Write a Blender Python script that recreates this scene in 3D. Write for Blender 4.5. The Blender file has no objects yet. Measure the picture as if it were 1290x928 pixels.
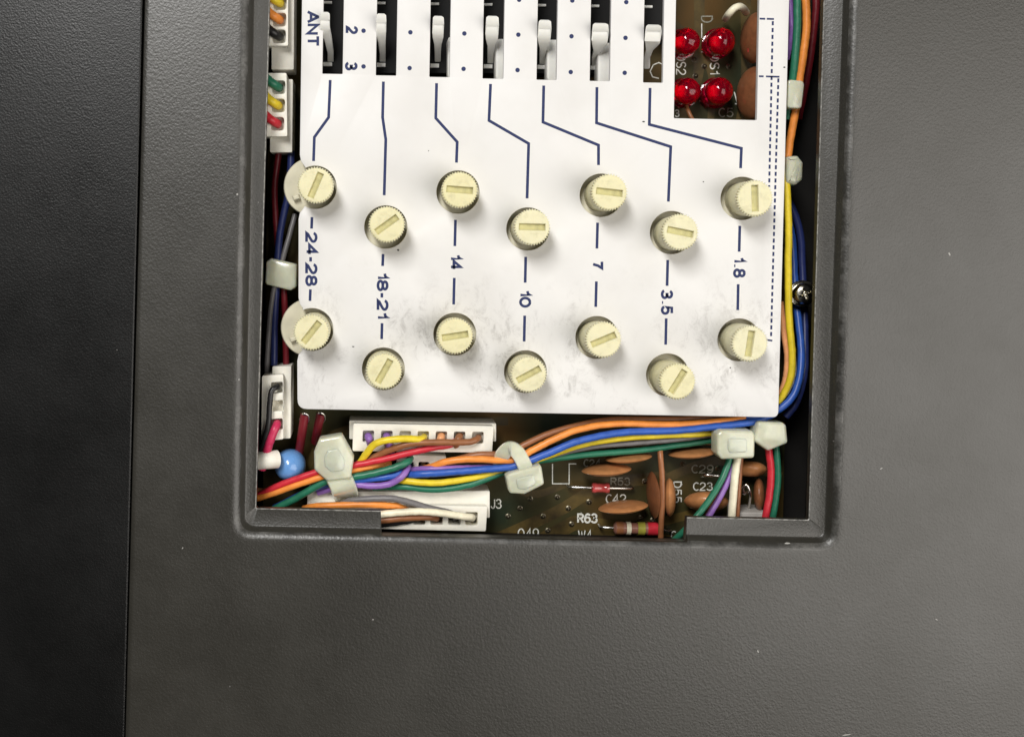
import bpy, bmesh, math, random
from mathutils import Vector, Matrix
from mathutils.geometry import delaunay_2d_cdt
random.seed(7)
scene = bpy.context.scene
COL = scene.collection
MM = 0.001
# ------------------------------------------------------------------ camera (all lengths in mm)
D = 250.0            # lens height above the white plate
FPX = 1562.0         # focal length in photo pixels
CX, CY = 470.0, 388.0
TILT, ROLL = math.radians(2.9), math.radians(1.3)
c, s = math.cos(TILT), math.sin(TILT)
FWD = Vector((0, -s, -c)); R0 = Vector((1, 0, 0)); U0 = Vector((0, c, -s))
RIGHT = R0*math.cos(ROLL) + U0*math.sin(ROLL)
UP = -R0*math.sin(ROLL) + U0*math.cos(ROLL)
cam_d = bpy.data.cameras.new('camera'); cam = bpy.data.objects.new('camera', cam_d); COL.objects.link(cam)
M4 = Matrix((RIGHT, UP, -FWD)).transposed().to_4x4(); M4.translation = Vector((0, 0, D*MM))
cam.matrix_world = M4
cam_d.sensor_fit = 'HORIZONTAL'; cam_d.sensor_width = 36.0
cam_d.lens = 36.0*FPX/1290.0
cam_d.shift_x = (645-CX)/1290.0; cam_d.shift_y = (CY-464)/1290.0
cam_d.clip_start = 0.01; cam_d.clip_end = 20
scene.camera = cam

# ------------------------------------------------------------------ light: room lamps, no sky, no sun
w = bpy.data.worlds.new('World'); scene.world = w; w.use_nodes = True
bg = w.node_tree.nodes['Background']; bg.inputs[0].default_value = (0.9, 0.95, 1.0, 1); bg.inputs[1].default_value = 0.035
def area(name, loc, target, sx, sy, power, col):
    l = bpy.data.lights.new(name, 'AREA'); l.shape = 'RECTANGLE'; l.size = sx; l.size_y = sy; l.energy = power; l.color = col
    o = bpy.data.objects.new(name, l); COL.objects.link(o); o.location = loc
    d = Vector(target)-Vector(loc); o.rotation_euler = d.to_track_quat('-Z', 'Y').to_euler()
    return o
area('ceiling_lamp', (-0.18, 0.36, 0.60), (0.0, 0.02, 0), 0.14, 0.32, 5.0, (1.0, 0.985, 0.96))
area('right_fill', (0.45, -0.09, 0.50), (0.08, -0.02, 0), 0.5, 0.75, 4.15, (1.0, 0.955, 0.895))  # broad soft fill from the right that gives the case its sheen
scene.view_settings.view_transform = 'Standard'; scene.view_settings.look = 'None'
scene.view_settings.exposure = 0.0; scene.view_settings.gamma = 1.0
scene.view_settings.use_curve_mapping = False
scene.render.resolution_x = 1024; scene.render.resolution_y = 736

# ------------------------------------------------------------------ helpers
def P(px, py, z=0.0):
    """photo pixel + height above the plate (mm) -> point in mm"""
    d = FWD*FPX + RIGHT*(px-CX) + UP*(CY-py)
    t = (z-D)/d.z
    return Vector((d.x*t, d.y*t, z))
PXMM = D/FPX  # mm per pixel on the plate
MATS = {}
def mat(name, col, rough=0.5, spec=0.5, bump=0.0, bscale=2000, var=0.0, vscale=300, metal=0.0, sss=0.0, coat=0.0, trans=0.0, alpha=None, ior=1.45):
    m = bpy.data.materials.new(name); m.use_nodes = True; nt = m.node_tree; b = nt.nodes['Principled BSDF']
    b.inputs['Base Color'].default_value = (*col, 1); b.inputs['Roughness'].default_value = rough
    b.inputs['Specular IOR Level'].default_value = spec; b.inputs['Metallic'].default_value = metal
    b.inputs['IOR'].default_value = ior
    if sss: 
        b.inputs['Subsurface Weight'].default_value = sss; b.inputs['Subsurface Radius'].default_value = (1, .8, .5); b.inputs['Subsurface Scale'].default_value = 0.0012
    if coat: b.inputs['Coat Weight'].default_value = coat; b.inputs['Coat Roughness'].default_value = 0.06
    if trans: b.inputs['Transmission Weight'].default_value = trans
    tc = nt.nodes.new('ShaderNodeTexCoord')
    if var:
        n = nt.nodes.new('ShaderNodeTexNoise'); n.inputs['Scale'].default_value = vscale; n.inputs['Detail'].default_value = 5; n.inputs['Roughness'].default_value = 0.65
        nt.links.new(tc.outputs['Object'], n.inputs['Vector'])
        r = nt.nodes.new('ShaderNodeValToRGB'); r.color_ramp.elements[0].position = 0.3; r.color_ramp.elements[1].position = 0.7
        r.color_ramp.elements[0].color = (*[max(0, x*(1-var)) for x in col], 1); r.color_ramp.elements[1].color = (*[min(1, x*(1+var)) for x in col], 1)
        nt.links.new(n.outputs['Fac'], r.inputs['Fac']); nt.links.new(r.outputs['Color'], b.inputs['Base Color'])
        mr = nt.nodes.new('ShaderNodeMapRange'); mr.inputs['To Min'].default_value = max(0.02, rough-0.1); mr.inputs['To Max'].default_value = min(1, rough+0.1)
        nt.links.new(n.outputs['Fac'], mr.inputs['Value']); nt.links.new(mr.outputs['Result'], b.inputs['Roughness'])
    if bump:
        n2 = nt.nodes.new('ShaderNodeTexNoise'); n2.inputs['Scale'].default_value = bscale; n2.inputs['Detail'].default_value = 3
        nt.links.new(tc.outputs['Object'], n2.inputs['Vector'])
        bn = nt.nodes.new('ShaderNodeBump'); bn.inputs['Strength'].default_value = bump; bn.inputs['Distance'].default_value = 0.0002
        nt.links.new(n2.outputs['Fac'], bn.inputs['Height']); nt.links.new(bn.outputs['Normal'], b.inputs['Normal'])
    MATS[name] = m; return m

def mesh_mm(name, verts, faces, origin=(0, 0, 0), smooth=None):
    o = Vector(origin)
    me = bpy.data.meshes.new(name); me.from_pydata([tuple((Vector(v)-o)*MM) for v in verts], [], faces); me.validate(); me.update()
    if smooth is not None and len(me.polygons):
        for p in me.polygons: p.use_smooth = True
        if smooth < 3: me.set_sharp_from_angle(angle=smooth)
    return me
def link(name, me, material, parent=None, loc=None):
    o = bpy.data.objects.new(name, me); COL.objects.link(o)
    if material and not me.materials: me.materials.append(material)
    if parent: o.parent = parent
    if loc is not None: o.location = Vector(loc)*MM
    return o
def tag(o, label, cat, group=None, kind=None):
    o['label'] = label; o['category'] = cat
    if group: o['group'] = group
    if kind: o['kind'] = kind
    return o
ORG = {}
def thing(name, loc, label, cat, group=None):
    o = bpy.data.objects.new(name, None); COL.objects.link(o); o.location = Vector(loc)*MM; o.empty_display_size = 0.002
    tag(o, label, cat, group); ORG[o] = Vector(loc); return o
def part(name, verts, faces, material, parent, smooth=None, org=None):
    org = ORG.get(parent, Vector()) if org is None else org
    o = link(name, mesh_mm(name, verts, faces, org, smooth), material, parent); ORG[o] = org
    return o
def solo(name, verts, faces, material, label, cat, group=None, smooth=None):
    lo = Vector((sum(v[0] for v in verts)/len(verts), sum(v[1] for v in verts)/len(verts), min(v[2] for v in verts)))
    o = link(name, mesh_mm(name, verts, faces, lo, smooth), material, None, lo); ORG[o] = lo
    return tag(o, label, cat, group)

def catmull(pts, n=8):
    pts = [Vector(p) for p in pts]
    if len(pts) == 2: return [pts[0].lerp(pts[1], i/4) for i in range(5)]
    out = []
    q = [pts[0]*2-pts[1]] + pts + [pts[-1]*2-pts[-2]]
    for i in range(1, len(q)-2):
        p0, p1, p2, p3 = q[i-1:i+3]
        for k in range(n):
            t = k/n
            out.append(0.5*((2*p1)+(p2-p0)*t+(2*p0-5*p1+4*p2-p3)*t*t+(3*p1-p0-3*p2+p3)*t**3))
    out.append(pts[-1]); return out
def tube(path, r, n=10, cap=True):
    """swept tube; r number or function of 0..1"""
    V, F = [], []
    L = len(path); prev = None
    for i, p in enumerate(path):
        t = (path[min(i+1, L-1)]-path[max(i-1, 0)]).normalized()
        if prev is None:
            a = Vector((0, 0, 1)) if abs(t.z) < 0.9 else Vector((1, 0, 0)); nrm = (a - t*a.dot(t)).normalized()
        else:
            nrm = (prev - t*prev.dot(t)).normalized()
        prev = nrm; b = t.cross(nrm)
        rr = r(i/(L-1)) if callable(r) else r
        for k in range(n):
            a = 2*math.pi*k/n; V.append(p + (nrm*math.cos(a)+b*math.sin(a))*rr)
        if i:
            for k in range(n):
                F.append(((i-1)*n+k, (i-1)*n+(k+1) % n, i*n+(k+1) % n, i*n+k))
    if cap: F.append(tuple(range(n))[::-1]); F.append(tuple(range((L-1)*n, L*n)))
    return V, F
def join(*vfs):
    V, F = [], []
    for v, f in vfs:
        o = len(V); V += [Vector(x) for x in v]; F += [tuple(i+o for i in x) for x in f]
    return V, F
def loft(loops, close=True, cap0=False, cap1=False):
    n = len(loops[0]); V = [v for l in loops for v in l]; F = []
    for i in range(len(loops)-1):
        for k in range(n if close else n-1):
            F.append((i*n+k, i*n+(k+1) % n, (i+1)*n+(k+1) % n, (i+1)*n+k))
    if cap0: F.append(tuple(range(n))[::-1])
    if cap1: F.append(tuple(range((len(loops)-1)*n, len(loops)*n)))
    return V, F
def lathe(profile, center, n=32, cap0=True, cap1=True):
    cx, cy, cz = center
    loops = [[Vector((cx+r*math.cos(2*math.pi*k/n), cy+r*math.sin(2*math.pi*k/n), cz+z)) for k in range(n)] for r, z in profile]
    return loft(loops, True, cap0, cap1)
def rpoly(pts, rad, n=5):
    """rounded polygon (list of 2d, ccw or cw); rad number or list"""
    out = []; N = len(pts)
    for i in range(N):
        p = Vector(pts[i][:2]); a = Vector(pts[i-1][:2])-p; b = Vector(pts[(i+1) % N][:2])-p
        r = rad[i] if isinstance(rad, (list, tuple)) else rad
        if r <= 1e-6: out.append(p.copy()); continue
        ang = a.angle(b); d = min(r/math.tan(ang/2), a.length*0.49, b.length*0.49)
        s0 = p + a.normalized()*d; s1 = p + b.normalized()*d
        for k in range(n+1):
            t = k/n; out.append((1-t)**2*s0 + 2*t*(1-t)*p + t*t*s1)
    return out
def prism(pts2d, z0, z1, bev=0.0):
    """extruded convex-ish polygon with a chamfered top rim"""
    pts = [Vector(p[:2]) for p in pts2d]
    area2 = sum(pts[i].x*pts[(i+1) % len(pts)].y-pts[(i+1) % len(pts)].x*pts[i].y for i in range(len(pts)))
    if area2 < 0: pts.reverse()
    cen = sum(pts, Vector((0, 0)))/len(pts)
    def ring(z, ins):
        R = []
        N = len(pts)
        for i in range(N):
            e0 = (pts[i]-pts[i-1]); e1 = (pts[(i+1) % N]-pts[i])
            if e0.length < 1e-6: e0 = e1
            if e1.length < 1e-6: e1 = e0
            nn = (Vector((-e0.y, e0.x)).normalized()+Vector((-e1.y, e1.x)).normalized())
            nn = nn.normalized() if nn.length > 1e-6 else Vector((0, 0))
            q = pts[i]+nn*ins; R.append(Vector((q.x, q.y, z)))
        return R
    loops = [ring(z0, 0), ring(z1-bev, 0)]
    if bev: loops += [ring(z1-bev*0.35, bev*0.3), ring(z1, bev)]
    return loft(loops, True, True, True)
def box(x0, x1, y0, y1, z0, z1, bev=0.15):
    return prism([(x0, y0), (x1, y0), (x1, y1), (x0, y1)], z0, z1, bev)
def inset(pts, ins):
    """loop moved to its left side by ins (ccw loop: inwards)"""
    R = []; N = len(pts)
    for i in range(N):
        e0 = pts[i]-pts[i-1]; e1 = pts[(i+1) % N]-pts[i]
        n0 = Vector((-e0.y, e0.x)).normalized(); n1 = Vector((-e1.y, e1.x)).normalized(); m = n0+n1
        m = m.normalized() if m.length > 1e-6 else n0
        R.append(pts[i]+m*ins/max(0.5, m.dot(n0)))
    return R
def clean(lp, ccw):
    q = []
    for p in lp:
        p = Vector((p[0], p[1]))
        if not q or (p-q[-1]).length > 1e-4: q.append(p)
    if (q[0]-q[-1]).length < 1e-4: q.pop()
    ar = sum(q[i].x*q[(i+1) % len(q)].y-q[(i+1) % len(q)].x*q[i].y for i in range(len(q)))
    if (ar > 0) != ccw: q.reverse()
    return q
def inside(p, lp):
    r = False; n = len(lp)
    for i in range(n):
        a, b = lp[i], lp[i-1]
        if (a.y > p.y) != (b.y > p.y) and p.x < (b.x-a.x)*(p.y-a.y)/(b.y-a.y)+a.x: r = not r
    return r
def filled(outer, holes, z0, z1, bev=0.0):
    """flat sheet with holes (2d loops in mm), extruded z0..z1 with a chamfered upper rim"""
    lps = [clean(outer, True)]+[clean(h, False) for h in holes]
    V, F = [], []; tops = []; bots = []
    for lp in lps:
        n = len(lp); o = len(V)
        rings = [[Vector((p.x, p.y, z0)) for p in lp], [Vector((p.x, p.y, z1-bev)) for p in lp]]
        if bev: rings += [[Vector((p.x, p.y, z1-bev*0.3)) for p in inset(lp, bev*0.3)], [Vector((p.x, p.y, z1)) for p in inset(lp, bev)]]
        for r_ in rings: V += r_
        for i in range(len(rings)-1):
            for k in range(n): F.append((o+i*n+k, o+i*n+(k+1) % n, o+(i+1)*n+(k+1) % n, o+(i+1)*n+k))
        bots.append((o, n)); tops.append((o+(len(rings)-1)*n, n))
    for src, flip in ((tops, False), (bots, True)):
        idx = [i for o, n in src for i in range(o, o+n)]; loc = {}; pts = []
        for j, i in enumerate(idx): pts.append(V[i].xy); loc[j] = i
        ed = []; st = 0; loops_ = []
        for o, n in src:
            ed += [(st+k, st+(k+1) % n) for k in range(n)]; loops_.append([V[i].xy for i in range(o, o+n)]); st += n
        vo, eo, fo, ov, oe, of = delaunay_2d_cdt(pts, ed, [], 0, 1e-7)
        for f in fo:
            cc = sum((vo[i] for i in f), Vector((0, 0)))/3
            if inside(cc, loops_[0]) and not any(inside(cc, h) for h in loops_[1:]):
                t = tuple(loc[ov[i][0]] for i in f if ov[i])
                if len(t) == 3: F.append(t[::-1] if flip else t)
    return V, F
def _arc(cx, cy, rx, ry, a0, a1, n=14):
    return [(cx+rx*math.cos(math.radians(a0+(a1-a0)*k/n)), cy+ry*math.sin(math.radians(a0+(a1-a0)*k/n))) for k in range(n+1)]
GLYPH = {
 '0': [_arc(.28, .5, .28, .5, 90, 450, 26)], '1': [[(.02, .74), (.16, .78), (.25, .87), (.28, 1.0), (.28, 0)]],
 '2': [_arc(.28, .71, .27, .29, 175, -35, 14)+[(.3, .34), (.08, .16), (0, 0), (.57, 0)]],
 '3': [_arc(.27, .75, .25, .25, 165, -90)+_arc(.27, .26, .29, .26, 90, -168)], '4': [[(.44, 0), (.44, 1), (0, .3), (.6, .3)]],
 '5': [[(.53, 1), (.11, 1), (.05, .5)]+_arc(.28, .32, .28, .32, 135, -160)], '6': [_arc(.28, .31, .28, .31, 90, 450, 22), _arc(.32, .42, .32, .58, 45, 195)],
 '7': [[(0, 1), (.56, 1), (.34, .55), (.22, 0)]], '8': [_arc(.28, .755, .235, .245, 90, 450, 22), _arc(.28, .265, .28, .265, 90, 450, 22)],
 '9': [_arc(.28, .69, .28, .31, 90, 450, 22), _arc(.24, .58, .32, .58, 225, 375)], '-': [[(0, .42), (.28, .42)]], '.': [[(.04, -.02), (.04, .1)]],
 'A': [[(0, 0), (.33, 1), (.37, 1), (.7, 0)], [(.12, .33), (.58, .33)]], 'N': [[(0, 0), (0, 1), (.58, 0), (.58, 1)]], 'T': [[(0, 1), (.64, 1)], [(.32, 1), (.32, 0)]],
 'R': [[(0, 0), (0, 1), (.3, 1)]+_arc(.3, .75, .25, .25, 90, -90)+[(0, .5)], [(.3, .5), (.57, 0)]], 'C': [_arc(.32, .5, .32, .5, 48, 312, 20)],
 'D': [[(0, 0), (0, 1), (.22, 1)]+_arc(.22, .5, .34, .5, 90, -90)+[(0, 0)]], 'S': [_arc(.28, .75, .26, .25, 25, 270)+_arc(.28, .25, .28, .25, 90, -160)],
 'W': [[(0, 1), (.2, 0), (.4, .85), (.6, 0), (.8, 1)]], 'Q': [_arc(.32, .5, .32, .5, 90, 450, 24), [(.38, .22), (.64, -.04)]], 'J': [[(.4, 1), (.4, .26)]+_arc(.2, .26, .2, .26, 0, -175)]}
def text_vf(txt, x0, x1, y0, y1, z, rot=True, wpx=2.4, gap=0.2):
    """stroke lettering fitted into the photo-pixel box, lying on height z; rot: reads downwards"""
    st = []; x = 0.0
    for ch_ in txt:
        g_ = GLYPH[ch_]; st += [[(x+a, b) for a, b in l] for l in g_]; x += max(a for l in g_ for a, b in l)+gap
    ax, bx = min(a for l in st for a, b in l), max(a for l in st for a, b in l)
    h = wpx/2; out = []
    for i, l in enumerate(st):
        q = []
        for a, b in l:
            u = (a-ax)/max(1e-6, bx-ax)
            if rot: q.append((x0+h+(x1-x0-2*h)*b, y0+h+(y1-y0-2*h)*u))
            else: q.append((x0+h+(x1-x0-2*h)*u, y1-h-(y1-y0-2*h)*b))
        out.append(stroke_vf(q, wpx, z+0.003*(i % 3)))
    return join(*out)
def stroke_vf(pts, wpx, z):
    """flat polyline ribbon from photo pixels with mitred joints"""
    q = [P(x, y, z).xy for x, y in pts]; h = wpx*PXMM/2; L, R = [], []
    for i, p in enumerate(q):
        d0 = (p-q[i-1]).normalized() if i else (q[1]-q[0]).normalized()
        d1 = (q[i+1]-p).normalized() if i < len(q)-1 else d0
        n0 = Vector((-d0.y, d0.x)); n1 = Vector((-d1.y, d1.x)); m = (n0+n1).normalized(); k = h/max(0.4, m.dot(n0))
        L.append(Vector((*(p+m*k), z))); R.append(Vector((*(p-m*k), z)))
    n = len(q); V = L+R
    return V, [(i+n, i+n+1, i+1, i) for i in range(n-1)]
def disc_vf(px, py, rpx, z, n=16):
    cpt = P(px, py, z); r = rpx*PXMM
    return [cpt+Vector((r*math.cos(2*math.pi*k/n), r*math.sin(2*math.pi*k/n), 0)) for k in range(n)], [tuple(range(n))]

# ------------------------------------------------------------------ materials
def case_material(name, base, grain, bstr, rough, spec):
    m = mat(name, base, rough, spec); nt = m.node_tree; b = nt.nodes['Principled BSDF']
    tc = nt.nodes.new('ShaderNodeTexCoord')
    v = nt.nodes.new('ShaderNodeTexNoise'); v.inputs['Scale'].default_value = grain; v.inputs['Detail'].default_value = 2.5; v.inputs['Roughness'].default_value = 0.55
    big = nt.nodes.new('ShaderNodeTexNoise'); big.inputs['Scale'].default_value = 45; big.inputs['Detail'].default_value = 6; big.inputs['Roughness'].default_value = 0.7
    for n in (v, big): nt.links.new(tc.outputs['Object'], n.inputs['Vector'])
    vo = nt.nodes.new('ShaderNodeTexVoronoi'); vo.feature = 'SMOOTH_F1'; vo.inputs['Scale'].default_value = grain; vo.inputs['Smoothness'].default_value = 0.6; nt.links.new(tc.outputs['Object'], vo.inputs['Vector'])
    v.inputs['Scale'].default_value = grain*1.6
    ad = nt.nodes.new('ShaderNodeMath'); ad.operation = 'ADD'; nt.links.new(v.outputs['Fac'], ad.inputs[0]); nt.links.new(vo.outputs['Distance'], ad.inputs[1])
    bn = nt.nodes.new('ShaderNodeBump'); bn.inputs['Strength'].default_value = bstr; bn.inputs['Distance'].default_value = 0.00012
    nt.links.new(ad.outputs[0], bn.inputs['Height']); nt.links.new(bn.outputs['Normal'], b.inputs['Normal'])
    r = nt.nodes.new('ShaderNodeValToRGB'); r.color_ramp.elements[0].position = 0.25; r.color_ramp.elements[1].position = 0.8
    r.color_ramp.elements[0].color = (*[x*0.84 for x in base], 1); r.color_ramp.elements[1].color = (*[x*1.2 for x in base], 1)
    nt.links.new(big.outputs['Fac'], r.inputs['Fac'])
    # pale dust specks
    sp = nt.nodes.new('ShaderNodeTexVoronoi'); sp.inputs['Scale'].default_value = 260; nt.links.new(tc.outputs['Object'], sp.inputs['Vector'])
    lt = nt.nodes.new('ShaderNodeMath'); lt.operation = 'LESS_THAN'; lt.inputs[1].default_value = 0.045; nt.links.new(sp.outputs['Distance'], lt.inputs[0])
    rnd = nt.nodes.new('ShaderNodeSeparateColor'); nt.links.new(sp.outputs['Color'], rnd.inputs[0])
    gt = nt.nodes.new('ShaderNodeMath'); gt.operation = 'GREATER_THAN'; gt.inputs[1].default_value = 0.95; nt.links.new(rnd.outputs[0], gt.inputs[0])
    mu = nt.nodes.new('ShaderNodeMath'); mu.operation = 'MULTIPLY'; nt.links.new(lt.outputs[0], mu.inputs[0]); nt.links.new(gt.outputs[0], mu.inputs[1])
    mx = nt.nodes.new('ShaderNodeMix'); mx.data_type = 'RGBA'; nt.links.new(mu.outputs[0], mx.inputs['Factor']); nt.links.new(r.outputs['Color'], mx.inputs['A']); mx.inputs['B'].default_value = (0.13, 0.125, 0.12, 1)
    nt.links.new(mx.outputs['Result'], b.inputs['Base Color'])
    mr = nt.nodes.new('ShaderNodeMapRange'); mr.inputs['To Min'].default_value = rough-0.12; mr.inputs['To Max'].default_value = rough+0.14
    nt.links.new(big.outputs['Fac'], mr.inputs['Value']); nt.links.new(mr.outputs['Result'], b.inputs['Roughness'])
    return m
M_case = case_material('case paint', (0.022, 0.0202, 0.0155), 2100, 0.22, 0.38, 0.84)
M_front = case_material('front panel paint', (0.0035, 0.0035, 0.0033), 2500, 0.24, 0.36, 0.44)
M_wear = mat('worn case edge', (0.22, 0.215, 0.20), 0.4, 0.6, var=0.85, vscale=900, bump=0.4, bscale=1800)
def rub_sheen_material():  # rubbed paint; the rim fillet's whitish highlight is mixed into its colour
    m = case_material('rubbed rim paint with highlight', (0.021, 0.0196, 0.0158), 1900, 0.22, 0.38, 0.84); nt = m.node_tree; b = nt.nodes['Principled BSDF']
    src = b.inputs['Base Color'].links[0].from_socket; tc = nt.nodes.new('ShaderNodeTexCoord')
    n = nt.nodes.new('ShaderNodeTexNoise'); n.inputs['Scale'].default_value = 130; n.inputs['Detail'].default_value = 8; n.inputs['Roughness'].default_value = 0.75; nt.links.new(tc.outputs['Object'], n.inputs['Vector'])
    mr = nt.nodes.new('ShaderNodeMapRange'); mr.inputs['From Min'].default_value = 0.46; mr.inputs['From Max'].default_value = 0.72; mr.inputs['To Max'].default_value = 0.75; nt.links.new(n.outputs['Fac'], mr.inputs['Value'])
    mx = nt.nodes.new('ShaderNodeMix'); mx.data_type = 'RGBA'; nt.links.new(mr.outputs['Result'], mx.inputs['Factor']); nt.links.new(src, mx.inputs['A']); mx.inputs['B'].default_value = (0.16, 0.155, 0.145, 1)
    nt.links.new(mx.outputs['Result'], b.inputs['Base Color']); return m
M_rub_sheen = rub_sheen_material()
M_chip = mat('paint chip', (0.34, 0.33, 0.31), 0.6)
M_ink = mat('navy ink', (0.018, 0.028, 0.095), 0.55, 0.3, var=0.25, vscale=2500)
M_silk = mat('silkscreen white', (0.66, 0.66, 0.6), 0.6, 0.3, var=0.25, vscale=2500)
M_silkdim = mat('dim silkscreen', (0.26, 0.25, 0.2), 0.6, 0.3, var=0.4, vscale=2500)  # darker print colour for the fainter markings
M_cream = mat('cream knob plastic', (0.70, 0.665, 0.46), 0.45, 0.4, var=0.05, vscale=600, sss=0.3, bump=0.12, bscale=2200)
def age(m):
    # each knob has yellowed differently and carries its own grime
    nt = m.node_tree; b = nt.nodes['Principled BSDF']; src = b.inputs['Base Color'].links[0].from_socket
    oi = nt.nodes.new('ShaderNodeObjectInfo'); tc = nt.nodes.new('ShaderNodeTexCoord')
    ad = nt.nodes.new('ShaderNodeVectorMath'); ad.operation = 'ADD'; nt.links.new(tc.outputs['Object'], ad.inputs[0]); nt.links.new(oi.outputs['Location'], ad.inputs[1])
    n = nt.nodes.new('ShaderNodeTexNoise'); n.inputs['Scale'].default_value = 420; n.inputs['Detail'].default_value = 7; n.inputs['Roughness'].default_value = 0.75; nt.links.new(ad.outputs[0], n.inputs['Vector'])
    mr = nt.nodes.new('ShaderNodeMapRange'); mr.inputs['From Min'].default_value = 0.50; mr.inputs['From Max'].default_value = 0.74; mr.inputs['To Max'].default_value = 0.55; nt.links.new(n.outputs['Fac'], mr.inputs['Value'])
    m1 = nt.nodes.new('ShaderNodeMix'); m1.data_type = 'RGBA'; nt.links.new(oi.outputs['Random'], m1.inputs['Factor']); nt.links.new(src, m1.inputs['A']); m1.inputs['B'].default_value = (0.70, 0.65, 0.39, 1)
    m2 = nt.nodes.new('ShaderNodeMix'); m2.data_type = 'RGBA'; nt.links.new(mr.outputs['Result'], m2.inputs['Factor']); nt.links.new(m1.outputs['Result'], m2.inputs['A']); m2.inputs['B'].default_value = (0.42, 0.38, 0.22, 1)
    nt.links.new(m2.outputs['Result'], b.inputs['Base Color'])
age(M_cream)
M_slotshade = mat('shaded slot plastic', (0.50, 0.46, 0.22), 0.6, 0.3, var=0.2, vscale=700, sss=0.2)  # slot floor shade put into the colour as a darker olive
M_disc = mat('pot body plastic', (0.66, 0.62, 0.47), 0.45, 0.4, var=0.08, vscale=300, sss=0.1)
M_white = mat('white nylon housing', (0.78, 0.75, 0.66), 0.45, 0.45, var=0.06, vscale=400, sss=0.1, bump=0.1, bscale=900)
M_tie = mat('natural nylon', (0.76, 0.77, 0.61), 0.22, 0.6, var=0.12, vscale=260, sss=0.8, bump=0.25, bscale=450, coat=0.3, trans=0.3)
M_lever = mat('white lever plastic', (0.82, 0.81, 0.76), 0.35, 0.5, var=0.04, vscale=500, sss=0.1)
M_black = mat('black plastic', (0.006, 0.006, 0.006), 0.6, 0.2, bump=0.1)
M_hole = mat('socket cavity black', (0.015, 0.013, 0.01), 0.7, 0.2)
M_chassis = mat('dark chassis steel', (0.012, 0.011, 0.010), 0.6, 0.2, var=0.3, vscale=60)
M_metal = mat('tinned metal', (0.72, 0.70, 0.66), 0.25, 0.5, metal=1.0, var=0.15, vscale=900)
M_contact = mat('dull contact metal', (0.30, 0.27, 0.2), 0.4, 0.5, metal=1.0, var=0.3, vscale=900)
M_screw = mat('nickel screw', (0.62, 0.59, 0.5), 0.22, 0.5, metal=1.0, var=0.2, vscale=900, bump=0.15, bscale=1500)
M_ceram = mat('tan ceramic', (0.46, 0.20, 0.075), 0.42, 0.45, var=0.22, vscale=500, coat=0.25, bump=0.12, bscale=900)
M_ceram2 = mat('brown ceramic', (0.25, 0.095, 0.04), 0.42, 0.45, var=0.25, vscale=500, coat=0.2, bump=0.12, bscale=900)
M_bluecap = mat('blue epoxy', (0.13, 0.30, 0.62), 0.25, 0.5, coat=0.5, var=0.08, vscale=500)
M_redglass = mat('red glass', (0.45, 0.06, 0.06), 0.12, 0.6, coat=0.8, var=0.3, vscale=900)
M_resist = mat('resistor tan', (0.30, 0.13, 0.09), 0.4, 0.5, coat=0.3)
def led_mat():
    m = mat('red lens', (0.66, 0.0, 0.04), 0.05, 0.4, trans=0.9, coat=0.0, ior=1.45); nt = m.node_tree; b = nt.nodes['Principled BSDF']
    tc = nt.nodes.new('ShaderNodeTexCoord'); v = nt.nodes.new('ShaderNodeTexVoronoi'); v.inputs['Scale'].default_value = 1100; nt.links.new(tc.outputs['Object'], v.inputs['Vector'])
    bn = nt.nodes.new('ShaderNodeBump'); bn.inputs['Strength'].default_value = 0.12; bn.inputs['Distance'].default_value = 0.0003
    nt.links.new(v.outputs['Distance'], bn.inputs['Height']); nt.links.new(bn.outputs['Normal'], b.inputs['Normal'])
    return m
M_led = led_mat()
M_ledcup = mat('led facet cup', (0.42, 0.015, 0.05), 0.25, 0.6, metal=0.8)
WC = dict(red=(0.55, 0.025, 0.04), orange=(0.80, 0.27, 0.05), yellow=(0.74, 0.56, 0.03), green=(0.02, 0.15, 0.085), blue=(0.03, 0.10, 0.42),
          purple=(0.26, 0.13, 0.42), brown=(0.28, 0.11, 0.045), cream=(0.80, 0.74, 0.56), grey=(0.16, 0.15, 0.15), black=(0.015, 0.014, 0.014),
          olive=(0.36, 0.33, 0.05), peach=(0.78, 0.36, 0.16), magenta=(0.5, 0.03, 0.09), darkblue=(0.02, 0.03, 0.12), darkred=(0.16, 0.012, 0.018))
MW = {k: mat(k+' wire insulation', v, 0.36, 0.45, var=0.16, vscale=500, bump=0.12, bscale=600) for k, v in WC.items()}

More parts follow.
